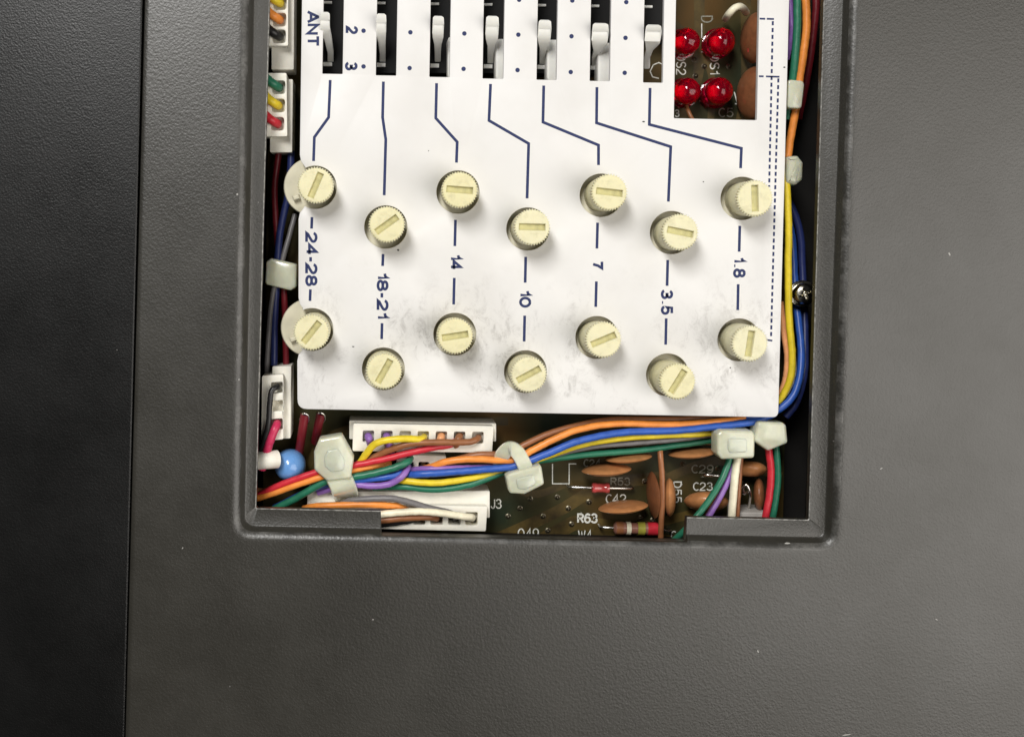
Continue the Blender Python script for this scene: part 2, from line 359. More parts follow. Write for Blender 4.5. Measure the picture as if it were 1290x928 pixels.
def plate_material():
    m = mat('white enamel plate', (0.68, 0.67, 0.655), 0.42, 0.4); nt = m.node_tree; b = nt.nodes['Principled BSDF']
    tc = nt.nodes.new('ShaderNodeTexCoord')
    def noise(scale, det, rg, dist=0.0, sx=1, sy=1):
        mp = nt.nodes.new('ShaderNodeMapping'); mp.inputs['Scale'].default_value = (sx, sy, 1); mp.inputs['Rotation'].default_value = (0, 0, 0.5)
        n = nt.nodes.new('ShaderNodeTexNoise'); n.inputs['Scale'].default_value = scale; n.inputs['Detail'].default_value = det; n.inputs['Roughness'].default_value = rg; n.inputs['Distortion'].default_value = dist
        nt.links.new(tc.outputs['Object'], mp.inputs['Vector']); nt.links.new(mp.outputs['Vector'], n.inputs['Vector']); return n.outputs['Fac']
    def ramp(s, a, bb):
        r = nt.nodes.new('ShaderNodeMapRange'); r.interpolation_type = 'SMOOTHSTEP'; r.inputs['From Min'].default_value = a; r.inputs['From Max'].default_value = bb
        nt.links.new(s, r.inputs['Value']); return r.outputs['Result']
    def mul(a, bb):
        n = nt.nodes.new('ShaderNodeMath'); n.operation = 'MULTIPLY'; nt.links.new(a, n.inputs[0])
        if isinstance(bb, float): n.inputs[1].default_value = bb
        else: nt.links.new(bb, n.inputs[1])
        return n.outputs[0]
    smear = mul(ramp(noise(75, 5, 0.65, 0.6), 0.42, 0.64), ramp(noise(430, 9, 0.8, 0.5, 1.0, 0.7), 0.45, 0.68))
    # the smears lie over the lower half, where fingers turned the trimmers
    sep = nt.nodes.new('ShaderNodeSeparateXYZ'); nt.links.new(tc.outputs['Object'], sep.inputs[0])
    low = nt.nodes.new('ShaderNodeMapRange'); low.inputs['From Min'].default_value = 0.036; low.inputs['From Max'].default_value = 0.012; low.interpolation_type = 'SMOOTHSTEP'
    nt.links.new(sep.outputs['Y'], low.inputs['Value'])
    smear = mul(smear, low.outputs['Result'])
    faint = mul(ramp(noise(40, 4, 0.6), 0.42, 0.72), 0.6)
    m1 = nt.nodes.new('ShaderNodeMix'); m1.data_type = 'RGBA'; m1.inputs['A'].default_value = (0.68, 0.67, 0.655, 1); m1.inputs['B'].default_value = (0.59, 0.575, 0.55, 1); nt.links.new(faint, m1.inputs['Factor'])
    m2 = nt.nodes.new('ShaderNodeMix'); m2.data_type = 'RGBA'; nt.links.new(m1.outputs['Result'], m2.inputs['A']); m2.inputs['B'].default_value = (0.33, 0.315, 0.30, 1); nt.links.new(mul(smear, 0.85), m2.inputs['Factor'])
    nt.links.new(m2.outputs['Result'], b.inputs['Base Color'])
    n3 = noise(250, 3, 0.5); bn = nt.nodes.new('ShaderNodeBump'); bn.inputs['Strength'].default_value = 0.08; bn.inputs['Distance'].default_value = 0.0003
    nt.links.new(n3, bn.inputs['Height']); nt.links.new(bn.outputs['Normal'], b.inputs['Normal'])
    return m
M_plate = plate_material()

def pcb_material():
    m = mat('circuit board', (0.03, 0.032, 0.012), 0.55, 0.2); nt = m.node_tree; b = nt.nodes['Principled BSDF']
    tc = nt.nodes.new('ShaderNodeTexCoord')
    n = nt.nodes.new('ShaderNodeTexNoise'); n.inputs['Scale'].default_value = 45; n.inputs['Detail'].default_value = 3
    nt.links.new(tc.outputs['Object'], n.inputs['Vector'])
    r = nt.nodes.new('ShaderNodeValToRGB'); e = r.color_ramp.elements
    e[0].position = 0.36; e[0].color = (0.012, 0.019, 0.008, 1); e[1].position = 0.66; e[1].color = (0.085, 0.045, 0.010, 1)
    k = r.color_ramp.elements.new(0.5); k.color = (0.040, 0.034, 0.010, 1)
    nt.links.new(n.outputs['Fac'], r.inputs['Fac']); nt.links.new(r.outputs['Color'], b.inputs['Base Color'])
    return m
M_pcb = pcb_material()
M_trace = mat('masked copper trace', (0.070, 0.046, 0.010), 0.5, 0.3, var=0.7, vscale=120)

# ------------------------------------------------------------------ large structure: the radio case
ZC = 6.0     # case top
ZE = 5.0     # crisp rim edge
ZI = 0.0     # lower lip edge
def case_loop(c4, rad, xn, notch=None, n=6):
    """c4: bl, br, tr, tl corners (mm). returns loop with four extra bottom points at the notch ends"""
    bl, br, tr, tl = [Vector(q[:2]) for q in c4]; z = c4[0][2]
    r = rpoly([bl, br, tr, tl], rad, n)
    k = n+1
    def yat(x): t = (x-bl.x)/(br.x-bl.x); return bl.y+(br.y-bl.y)*t
    x0, x1 = xn
    mid = [Vector((x0-0.25, yat(x0), z)), Vector((x0, yat(x0), z)), Vector((x1, yat(x1), z)), Vector((x1+0.25, yat(x1), z))]
    if notch:
        dy, nz = notch
        mid[1] = Vector((x0, yat(x0)+dy, nz)); mid[2] = Vector((x1, yat(x1)+dy, nz))
    A = [Vector((p.x, p.y, z)) for p in r]
    return A[:k]+mid+A[k:]
def quad(pts, z): return [P(x, y, z) for x, y in pts]
XN = (P(481, 660, 5).x, P(865, 668, 5).x)
ZL = 4.0     # flat ledge round the opening
inner = quad([(322.5, 640), (1019, 654.5), (1047.5, -330), (348.5, -330)], ZL)
edge = quad([(309.5, 661), (1038, 676), (1072, -330), (327, -330)], ZL)
def off(c4, d, z):
    bl, br, tr, tl = c4
    return [Vector((bl.x-d, bl.y-d, z)), Vector((br.x+d, br.y-d, z)), Vector((tr.x+d, tr.y+d, z)), Vector((tl.x-d, tl.y+d, z))]
sx_top, sx_bot = P(181.5, 0, ZC).x, P(157, 928, ZC).x
xr = P(1760, 460, ZC).x; yb = P(600, 1480, ZC).y; yt = P(600, -560, ZC).y
slope = (sx_top-sx_bot)/(P(170, 0, ZC).y-P(150, 928, ZC).y)
def sxy(y): return sx_top + slope*(y-P(170, 0, ZC).y)
def outer(ins, z): return [Vector((sxy(yb)+ins, yb+ins, z)), Vector((xr-ins, yb+ins, z)), Vector((xr-ins, yt-ins, z)), Vector((sxy(yt)+ins, yt-ins, z))]
loops = [case_loop(outer(0, -24), 3.0, XN), case_loop(outer(0, ZC-0.7), 3.0, XN), case_loop(outer(0.2, ZC-0.2), 3.0, XN), case_loop(outer(0.7, ZC), 3.0, XN), case_loop(outer(1.1, ZC), 3.0, XN), case_loop(outer(1.8, ZC), 3.0, XN)]
for d in (14.0, 5.0, 3.6, 2.9): loops.append(case_loop(off(edge, d, ZC), 2.0+d*0.9, XN))
ND = 1.3    # the notch is cut back to this distance outside the ledge
for d, z, nz in ((2.3, 5.97, 5.97), (1.85, 5.86, 5.92), (1.4, 5.62, 5.86), (1.0, 5.2, 5.6), (0.65, 4.7, 5.3), (0.3, 4.25, 5.0), (0.1, 4.04, 4.6), (0.0, 4.0, 4.2)):
    loops.append(case_loop(off(edge, d, z), 2.0+d*0.9, XN, (-(ND-d)+0.02*(ND-d), min(nz, 5.5)) if d < ND else None))
i_wear = len(loops)
li = off(inner, 0.16, ZL-0.02); dd = li[0].y-edge[0].y
loops.append(case_loop(li, 0.5, XN, (-(ND+dd), 3.9)))
dd = inner[0].y-edge[0].y
loops.append(case_loop(off(inner, 0.0, ZL-0.16), 0.4, XN, (-(ND+dd), 3.7)))
loops.append(case_loop(off(inner, 0.0, 2.2), 0.4, XN, (-(ND+dd), 2.2)))
loops.append(case_loop(off(inner, 9.5, 2.1), 0.4, XN))
V, F = loft(loops)
radio = thing('radio_case', (0, -60, -24), 'dark grey textured metal case with a rectangular opening cut in its top', 'radio case')
cover = part('top_cover', V, F, M_case, radio, smooth=math.radians(40))
cover.data.materials.append(M_wear); cover.data.materials.append(M_rub_sheen)
nl = len(loops[0])
for p in cover.data.polygons:
    ring = min(p.vertices)//nl
    if ring == i_wear: p.material_index = 1
    elif i_wear-8 <= ring <= i_wear-6: p.material_index = 2
# interior: side walls and floor of the chassis
bx0, bx1, by0, by1 = inner[0].x-8, inner[1].x+8, inner[0].y-8, inner[2].y+8
for nm, b_ in (('chassis_floor', (bx0, bx1, by0, by1, -23, -21)), ('chassis_wall', (bx0-1, bx0, by0, by1, -21, 1.95)), ('chassis_wall', (bx1, bx1+1, by0, by1, -21, 1.95)),
               ('chassis_wall', (bx0, bx1, by0-1, by0, -21, 1.95)), ('chassis_wall', (bx0, bx1, by1, by1+1, -21, 1.95))):
    part(nm, *box(*b_, 0.0), M_chassis, radio)
# scuffs and chips in the paint
def chip(px, py, w_, h_, z, a=0.0):
    o = P(px, py, z); n = 7; V = []
    for k in range(n):
        t = 2*math.pi*k/n; rr = random.uniform(0.7, 1.1); x = w_*PXMM/2*rr*math.cos(t); y = h_*PXMM/2*rr*math.sin(t)
        V.append(o+Vector((x*math.cos(a)-y*math.sin(a), x*math.sin(a)+y*math.cos(a), 0)))
    return V, [tuple(range(n))]
ch = [chip(992, 684, 9, 2.5, ZC+0.02), chip(1066, 925, 14, 1.6, ZC+0.02, 0.15), chip(955, 820, 2, 4, ZC+0.02, 0.3), chip(1110, 590, 5, 1.5, ZC+0.02, 0.6), chip(299, 245, 3, 3, ZC+0.02),
      chip(301, 478, 2, 3, ZC+0.02), chip(1196, 320, 2, 5, ZC+0.02, 0.5), chip(230, 690, 3, 1.4, ZC+0.02, 0.9), chip(1180, 780, 4, 1.2, ZC+0.02, -0.4), chip(470, 780, 2.2, 1.8, ZC+0.02)]
for c_ in ch: part('paint_chip', *c_, M_chip, radio)

# front panel left of the seam: leans slightly down to the left
g = 0.55
def fp(x_in, z): # pair of points along the seam line
    return
prof = [(0.0, -24), (0.0, ZC-1.0), (0.06, ZC-0.82), (0.18, ZC-0.74), (0.45, ZC-0.70), (110, ZC-0.70-10.0), (111, ZC-14), (111, -24)]
LY = [yb+(yt-yb)*i/8 for i in range(9)]
rows = []
for dx, z in prof:
    rows.append([Vector((sxy(y)-(g*(0.12+0.88*(y-yb)/(yt-yb)))-dx, y, z)) for y in LY])
V = [v for r in rows for v in r]; F = []
for i in range(len(rows)-1):
    for k in range(8): F.append((i*9+k, i*9+k+1, (i+1)*9+k+1, (i+1)*9+k))
F.append(tuple(i*9 for i in range(len(rows)))); F.append(tuple(i*9+8 for i in range(len(rows)))[::-1])
fpan = solo('front_panel', V, F, M_front, 'darker grey front panel left of the long vertical seam', 'panel', smooth=math.radians(35))

# ------------------------------------------------------------------ circuit board
ZB = -14.0
pc = [P(330, 712, ZB), P(985, 722, ZB), P(1008, -380, ZB), P(345, -380, ZB)]
board = thing('circuit_board', (pc[0].x, pc[0].y, ZB-1.6), 'dark olive brown circuit board with white component markings below the opening', 'circuit board')
part('substrate', *prism([(p.x, p.y) for p in pc], ZB-1.6, ZB, 0.0), M_pcb, board)
tr = [[(600, 690), (700, 645), (760, 612), (840, 600)], [(620, 720), (705, 668), (745, 660), (870, 690)], [(690, 690), (760, 676), (860, 650), (905, 640)], [(820, 610), (905, 580), (985, 600)],
      [(640, 612), (676, 622), (720, 606)], [(870, 165), (860, 128), (880, 90), (880, -60)], [(930, 170), (940, 100), (938, -60)], [(830, 10), (892, 80), (895, 170)], [(375, 600), (440, 540), (640, 530)]]
def smooth_px(t):
    return [(v.x, v.y) for v in catmull([Vector((x, y, 0)) for x, y in t], 6)]
for i, (t, w_) in enumerate(zip(tr, (16, 20, 12, 12, 10, 14, 14, 9, 12))): part('copper_trace', *stroke_vf(smooth_px(t), w_, ZB+0.02+0.005*i), M_trace, board)
def silk(txt, x0, x1, y0, y1, rot=False, m=M_silk, bold=1.6, z=ZB+0.08):
    o = part('printed_marking', *text_vf(txt, x0, x1, y0, y1, z, rot, bold), m, board); o['label'] = f'white printed marking {txt}'
silk('R63', 727, 753, 646, 659, bold=2.5); silk('C42', 763, 789, 622, 634); silk('R53', 769, 794, 601, 611.5, m=M_silkdim); silk('C24', 735, 757, 578, 588, m=M_silkdim)
silk('W4', 728, 746, 667, 681); silk('Q49', 652, 679, 665, 679); silk('J3', 618, 632, 628, 640.5); silk('C29', 871, 899, 585, 596, m=M_silkdim); silk('C23', 873, 898, 607, 618)
silk('D55', 848, 859, 606, 633, rot=True); silk('C', 845, 852, 668, 680); silk('DS1', 894, 906.5, 69, 94, rot=True); silk('DS2', 851.5, 864.5, 69, 95, rot=True)
silk('J', 883, 893, 61, 67, m=M_silk); silk('J', 881, 889, 119, 129); silk('D', 883, 898, 20, 29, rot=True, m=M_silkdim); silk('C5', 905, 924, 136, 148, m=M_silkdim); silk('3', 850, 856, 138, 148)
sk = [stroke_vf(p, 1.4, ZB+0.08) for p in ([(696, 584), (696, 609), (717, 609), (717, 584), (726, 584)], [(818, 620), (818, 632)], [(884, 30), (884, 48)], [(893, 40), (893, 60)], [(925, 116), (929, 131), (926, 131)], [(771, 677.5), (820, 679.5)],
     [(819, 90), (823, 82), (830, 79), (836, 82)], [(819, 90), (822, 97), (830, 99)])]
for k_ in sk: part('outline_marking', *k_, M_silk, board)

for x, y in ((655, 640), (668, 628), (684, 650), (702, 626), (716, 640), (742, 632), (720, 660), (690, 668), (806, 652), (812, 606), (860, 584), (866, 655), (904, 590), (935, 606), (874, 75), (887, 84), (876, 96), (918, 84), (640, 650), (822, 655)):
    o_ = P(x, y, ZB); part('solder_joint', *lathe([(0.62, 0.02), (0.45, 0.12), (0.2, 0.4), (0.12, 0.62)], (o_.x, o_.y, ZB+0.05), 10), M_contact, board, smooth=1.5)

# ------------------------------------------------------------------ white plate with slots and holes
def xy(pts, z=0.0): return [P(x, y, z).xy for x, y in pts]
HR = 27.0*PXMM
UPK = dict(a=(397, 236), b=(486, 286), c=(577, 242), d=(665, 288.5), e=(757.5, 246), f=(846, 293), g=(935, 250))
LOK = dict(a=(393, 415), b=(483, 464.5), c=(573, 421), d=(662, 468), e=(752, 425), f=(841, 472), g=(931, 428))
def circ(px, py, r, n=40):
    o = P(px, py, 0).xy; return [o+Vector((r*math.cos(2*math.pi*k/n), r*math.sin(2*math.pi*k/n))) for k in range(n)]
def bay(px, py):
    """open hole on the left edge, from the lower lip up to the upper lip (points in mm)"""
    o = P(px, py, 0).xy; r = HR; xl = P(px-20, py, 0).x
    pts = []
    for k in range(25):
        a = math.radians(-118 + 236*k/24); pts.append(o+Vector((r*math.cos(a), r*math.sin(a))))
    return pts
def lip(p, edge_x, sgn):
    # fillet that runs from the straight left edge into the hole
    return [Vector((edge_x, p.y+sgn*2.6)), Vector((edge_x+0.25, p.y+sgn*1.35)), Vector((edge_x+0.95, p.y+sgn*0.42))]
ct = [P(385, -330, 0).xy, P(1003, -330, 0).xy, P(980.5, 525.5, 0).xy, P(374.5, 515, 0).xy]
exl = lambda py: 379 - 4.6*py/500.0
bu, bl_ = bay(*UPK['a']), bay(*LOK['a'])
outline = []
outline += rpoly([ct[3], ct[2], ct[1], ct[0]], [2.0, 1.2, 0.5, 0.5], 5)   # bl, br, tr, tl  (ccw)
eu, el = P(exl(236), 236, 0).x, P(exl(415), 415, 0).x
# down the left edge: upper bay entered from its top, traversed clockwise, then the lower one
def bay_path(b, ex):
    top, bot = b[-1], b[0]
    return lip(top, ex, 1) + b[::-1] + lip(bot, ex, -1)[::-1]
outline += bay_path(bu, eu) + bay_path(bl_, el)
SLOT = [(406, 431.5, 93), (473.5, 499, 95), (541, 566.3, 97), (608, 634, 99), (676, 701, 100.5), (743, 768.3, 102), (810.3, 835, 104)]
holes = []
for x0, x1, yb_ in SLOT:
    holes.append(rpoly(xy([(x0, yb_), (x1, yb_+0.4), (x1+4.2, -150), (x0+4.2, -150)]), 0.15, 2))
holes.append(rpoly(xy([(849, 149), (953.5, 151.5), (959, -120), (854, -120)]), 0.2, 2))
for d_ in (UPK, LOK):
    for k_, q in d_.items():
        if k_ != 'a': holes.append(circ(*q, HR))
plate = thing('alignment_plate', (P(680, 525, 0).x, P(680, 525, 0).y, -1.2), 'white printed metal plate with seven slots and rows of knob holes', 'plate')
pv = filled(outline, holes, -1.2, 0.0, 0.12)
part('sheet', *pv, M_plate, plate, smooth=math.radians(30))
ZP = 0.03
def pr_line(name, vf, lab=None, m=M_ink):
    o = part(name, *vf, m, plate)
    if lab: o['label'] = lab
LEAD = [[(416, 101), (414, 148), (396, 173), (395, 203)], [(483, 103), (482, 148), (486, 176), (484, 246)], [(550, 105), (549, 149), (576, 179), (575, 205)], [(618, 106), (616, 152), (666, 181), (664, 250)],
        [(685, 108), (684, 154), (754, 183), (754, 208)], [(752, 110), (751.5, 155), (845, 185), (842, 254)], [(819, 111), (818, 157), (934, 187), (933, 212)]]
for l_ in LEAD: pr_line('leader_line', stroke_vf(l_, 3.5, ZP))
DASH = [(393, 273.5, 392.5, 288), (391, 364.5, 390.5, 379), (482.6, 320, 482, 335), (481.3, 407, 480.8, 427), (573.8, 277, 573, 310), (572.3, 350, 571.5, 383.5), (662.3, 323.5, 661.6, 356), (661, 397.5, 660.3, 430), (752.8, 280.5, 752, 313),
        (751.3, 354.5, 750.5, 386.5), (841.2, 327.5, 840.4, 360), (839.3, 401, 838.6, 434), (932, 284.5, 931.2, 317), (930, 358, 929.4, 390.5)]
for a in DASH: pr_line('printed_dash', stroke_vf([a[:2], a[2:]], 3.4, ZP))
TXT = [('ANT', 386, 402, 13.5, 59.5), ('2', 435.5, 451, 33, 43.5), ('3', 434.5, 450.5, 78, 89), ('24-28', 384.5, 400, 292, 360.5), ('18-21', 474.5, 489.5, 343, 401.5), ('14', 566.5, 582, 320, 340.5), ('10', 654, 669.3, 365, 387.5),
       ('7', 745.5, 760, 328, 339.5), ('3.5', 832.5, 848, 364.5, 396.5), ('1.8', 923.5, 939.5, 323.5, 350)]
for t_, x0, x1, y0, y1 in TXT:
    pr_line('printed_label', text_vf(t_, x0, x1, y0, y1, ZP, True, 3.35, 0.33 if '.' in t_ else 0.2), f'navy printed marking {t_}')
DOTS = [(458, 39), (458, 84), (517, 41), (516, 86), (585, 42.5), (584, 87), (653, 44), (652, 88.5), (654, 0), (720, 46), (719, 91), (721, 1), (788, 48), (787, 92), (789, 3)]
for x, y in DOTS: pr_line('printed_dot', disc_vf(x, y, 2.8, ZP))
def dashed(x0, y0, x1, y1, on, gap, w_):
    L = math.hypot(x1-x0, y1-y0); d = 0; out = []
    while d < L:
        e = min(L, d+on); out.append(stroke_vf([(x0+(x1-x0)*d/L, y0+(y1-y0)*d/L), (x0+(x1-x0)*e/L, y0+(y1-y0)*e/L)], w_, ZP)); d += on+gap
    return out
pr_line('dashed_line', join(stroke_vf([(957, 23.8), (964, 24)], 2.2, ZP), stroke_vf([(966, 24), (975, 24.3)], 2.2, ZP), *dashed(973.6, 27, 969, 236, 5.2, 3.4, 2.5)), 'dashed navy line ending at the upper 1.8 knob')
pr_line('dashed_line', join(stroke_vf([(956, 96.3), (962, 96.4)], 2.2, ZP), stroke_vf([(965, 96.5), (982, 97)], 2.2, ZP), *dashed(980.6, 99, 971.3, 426, 5.2, 3.2, 2.5), stroke_vf([(965.5, 428), (973, 429)], 2.2, ZP)), 'dashed navy line ending at the lower 1.8 knob')
M_speck = mat('dark speck', (0.03, 0.03, 0.03), 0.7)
for c_ in (chip(811, 153.5, 4, 2, ZP), chip(501.5, 315, 3.5, 3.5, ZP), chip(445, 436.5, 4, 1.6, ZP), chip(988, 85, 3, 2, ZP), chip(886, 229, 2, 2, ZP), chip(540, 190, 1.6, 1.6, ZP), chip(920, 463, 2, 2, ZP)): pr_line('dirt_speck', c_, None, M_speck)

# ------------------------------------------------------------------ trimmer knobs
ZK = 7.0
def knob_mesh():
    n = 120; R = 3.62
    def ring(r, z, teeth=0.0):
        return [Vector(((r+(teeth if (k % 3 == 0) else 0))*math.cos(2*math.pi*k/n), (r+(teeth if (k % 3 == 0) else 0))*math.sin(2*math.pi*k/n), z)) for k in range(n)]
    def slotring(hl, hw, z):
        out = []; ca = math.atan2(hw, hl)
        for k in range(n):
            a = 2*math.pi*k/n; ct_, st = math.cos(a), math.sin(a)
            s_ = min(hl/max(abs(ct_), 1e-6), hw/max(abs(st), 1e-6)); out.append(Vector((ct_*s_, st*s_, z)))
        for sx, sy in ((1, 1), (-1, 1), (-1, -1), (1, -1)):
            a = math.atan2(sy*hw, sx*hl) % (2*math.pi); k = round(a/(2*math.pi)*n) % n; out[k] = Vector((sx*hl, sy*hw, z))
        return out
    L = [ring(3.3, -4.0), ring(3.42, 0), ring(3.45, ZK-1.5, 0.04), ring(R-0.26, ZK-0.5, 0.34), ring(R-0.3, ZK-0.16, 0.32), ring(R-0.46, ZK-0.03, 0.05), ring(R-0.75, ZK), slotring(2.66, 0.74, ZK), slotring(2.58, 0.66, ZK-0.09), slotring(2.5, 0.58, ZK-0.6)]
    V, F = loft(L, True, True, True)
    return mesh_mm('knob_cap', V, F, (0, 0, 0), math.radians(28))
def potdisc_mesh(lug):
    V, F = lathe([(5.9, -5.2), (6.0, -4.9), (6.0, -3.4), (5.8, -3.12), (5.2, -3.05), (3.8, -3.0), (3.4, -3.0)], (0, 0, 0), 48)
    # a stop lug on the disc
    b_ = box(-4.6, -3.2, -1.5, -0.5, -3.2, -1.6, 0.3)
    V, F = join((V, F), b_) if lug else (V, F)
    return mesh_mm('pot_disc', V, F, (0, 0, 0), math.radians(38))
def potbody_mesh():
    V, F = lathe([(4.6, ZB+0.1), (4.6, -5.6), (3.4, -5.15)], (0, 0, 0), 24); return mesh_mm('pot_body', V, F, (0, 0, 0), math.radians(38))
KM, DM, DL, BM = knob_mesh(), potdisc_mesh(False), potdisc_mesh(True), potbody_mesh()
KM.materials.append(M_cream); KM.materials.append(M_slotshade)
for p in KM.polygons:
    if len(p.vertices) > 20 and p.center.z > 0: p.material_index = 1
for m_, me in ((M_disc, DM), (M_disc, DL), (M_black, BM)): me.materials.append(m_)
WHERE = dict(a='leftmost, beside the 24-28 print', b='second from the left, beside the 18-21 print', c='third from the left, beside the 14 print', d='middle one of its row, beside the 10 print', e='third from the right, beside the 7 print', f='second from the right, beside the 3.5 print', g='rightmost, beside the 1.8 print')
NAMES = dict(a='24-28', b='18-21', c='14', d='10', e='7', f='3.5', g='1.8')
KT = {('u', 'a'): (397, 233, 68), ('u', 'b'): (488, 282.5, 37), ('u', 'c'): (580, 239, -3), ('u', 'd'): (671, 287, 0), ('u', 'e'): (768, 243, -5), ('u', 'f'): (858, 293.5, -10), ('u', 'g'): (952, 249, 94),
      ('l', 'a'): (393, 418, 53), ('l', 'b'): (483, 467.5, 62), ('l', 'c'): (574, 424, 10), ('l', 'd'): (666.5, 472, 30), ('l', 'e'): (760, 429, 24), ('l', 'f'): (853, 480, 60), ('l', 'g'): (945, 432, 84)}
for (row, k_), (x, y, a) in KT.items():
    p = P(x, y, ZK); nm = NAMES[k_]
    t = thing('trimmer_knob', (p.x, p.y, 0), ('upper' if row == 'u' else 'lower') + f' cream knob {WHERE[k_]}', 'knob', 'cream trimmer knobs on the plate')
    o = link('knob_cap', KM, None, t); o.rotation_euler = (random.uniform(-0.025, 0.025), random.uniform(-0.025, 0.025), math.radians(a))
    o = link('pot_disc', DL if k_ == 'a' else DM, None, t)
    if k_ == 'a': o.location = Vector((-0.9, 0.1, 0))*MM
    o.rotation_euler = (0, 0, math.radians(20))
    link('pot_body', BM, None, t)

# ------------------------------------------------------------------ lever switches below the slots
LEV = [(403.5, 415.5, 16, 46), (474, 486.5, 18, 50), (545, 559, 21, 52), (612, 628, 21, 54), (678, 694, 26, 57), (746, 766, 30, 60), (813, 832.5, 32, 59)]
TAIL = [(412, 421, 77), (477, 487, 77), (547, 556, 77), (613, 623, 79), (679, 688, 80), (745, 754, 82), (812, 818, 84)]
POST = [None, None, (564, 574, 46, 97), (624.5, 636, 49, 99), (689, 703, 50, 100), (753, 768, 54, 104), None]
for i, (x0, x1, y0, y1) in enumerate(LEV):
    nm = list(NAMES.values())[i]
    s0, s1, sb = SLOT[i]; cxp = (s0+s1)/2
    base = P(cxp+2, 40, ZB)
    t = thing('lever_switch', base, ['leftmost lever switch, right of the ANT lettering', 'lever switch second from the left, in the slot with the almost straight line', 'lever switch third from the left', 'middle lever switch of the seven', 'lever switch third from the right, with a white block beside its paddle', 'lever switch second from the right, with its paddle touching a white block', 'rightmost lever switch, beside the red lamp window'][i], 'switch', 'lever switches in the plate slots')
    q = [P(cxp-22, -90, -7), P(cxp+24, -90, -7), P(cxp+24, 92, -7), P(cxp-22, 92, -7)]
    if i == 6: q = [P(cxp-22, -90, -7), P(cxp+24, -90, -7), P(cxp+24, 50, -7), P(cxp-22, 50, -7)]
    part('body', *prism([(p.x, p.y) for p in q], ZB+0.1, -8.2, 0.2), M_black, t, smooth=0.6)
    # paddle: cross-sections from the pivot up to the tip
    tx0, tx1, ty = TAIL[i]
    secs = [((tx0+tx1)/2, ty, -8.3, 0.62, 0.55), ((tx0+tx1)/2, ty-12, -5.5, 0.62, 0.6), ((tx0+x0+tx1+x1)/4, y1+1, -2.4, 0.75, 0.8), ((x0+x1)/2, y1-9, -0.6, (x1-x0)/2*PXMM*0.95, 1.15), ((x0+x1)/2, (y0+y1)/2, 0.9, (x1-x0)/2*PXMM, 1.3), ((x0+x1)/2, y0+6, 1.6, (x1-x0)/2*PXMM*0.96, 1.0), ((x0+x1)/2, y0+1.5, 1.5, (x1-x0)/2*PXMM*0.78, 0.4)]
    LP = []
    for sx, sy, z, hw, hh in secs:
        o = P(sx, sy, z)
        ring = rpoly([(-hw, -hh), (hw, -hh), (hw, hh), (-hw, hh)], 0.3, 3)
        LP.append([o+Vector((r.x, r.y*0.75, r.y*0.55)) for r in ring])
    part('lever', *loft(LP, True, True, True), M_lever, t, smooth=0.7)
    for yy, hh in ((82, 2.6), (4, 1.6)):
        if i == 6 and yy == 82: continue
        o = P(cxp-6, yy+i*0.9-1, -7.6)
        part('contact_tab', *box(o.x-0.95, o.x+0.9, o.y-hh*PXMM, o.y+hh*PXMM, -8.25, -7.6, 0.1), M_lever, t)
    if POST[i]:
        a0, a1, b0, b1 = POST[i]; zt = -4.2
        c4 = [P(a0, b0, zt), P(a1+7, b0, zt), P(a1+7, b1+3, zt), P(a0, b1+3, zt)]
        part('slider_block', *prism(rpoly([p.xy for p in c4], 0.9, 5), -8.3, zt, 0.35), M_lever, t, smooth=0.7)

# ------------------------------------------------------------------ red lamps in the square window
def led(px, py, rpx, label):
    zt = -6.0; r = rpx*PXMM*1.05; o = P(px, py, zt-1.5)
    t = thing('indicator_lamp', (o.x, o.y, ZB), label, 'lamp', 'red indicator lamps in the window')
    prof = [(r*1.12, -12.6), (r*1.12, -11.8), (r*1.0, -11.7), (r, -9)] + [(r*math.cos(a), -9+r*0.95*math.sin(a)) for a in [math.radians(x) for x in (12, 24, 36, 48, 60, 70, 78, 84)]] + [(0.02, -9+r*0.95)]
    part('lens', *lathe([(a, z) for a, z in prof], (o.x, o.y, 0), 40), M_led, t, smooth=0.7)
    # faceted reflector cup and chip inside
    n = 10; L = []
    for rr, z in ((r*0.82, -9.2), (r*0.62, -10.4), (r*0.3, -11.2)):
        L.append([Vector((o.x+rr*math.cos(2*math.pi*(k+0.5*(z < -10))/n), o.y+rr*math.sin(2*math.pi*(k+0.5*(z < -10))/n), z)) for k in range(n)])
    part('reflector_cup', *loft(L, True, False, True), M_ledcup, t)
    for s_ in (-1, 1): part('lead', *tube([Vector((o.x+s_*1.0, o.y, -12.6)), Vector((o.x+s_*1.0, o.y, ZB))], 0.25, 6), M_metal, t)
led(867, 51, 16.5, 'red indicator lamp above the DS2 marking'); led(911, 51, 17, 'red indicator lamp above the DS1 marking')
led(868, 114, 16.5, 'red indicator lamp below the DS2 marking'); led(908.5, 114, 17, 'red indicator lamp below the DS1 marking')

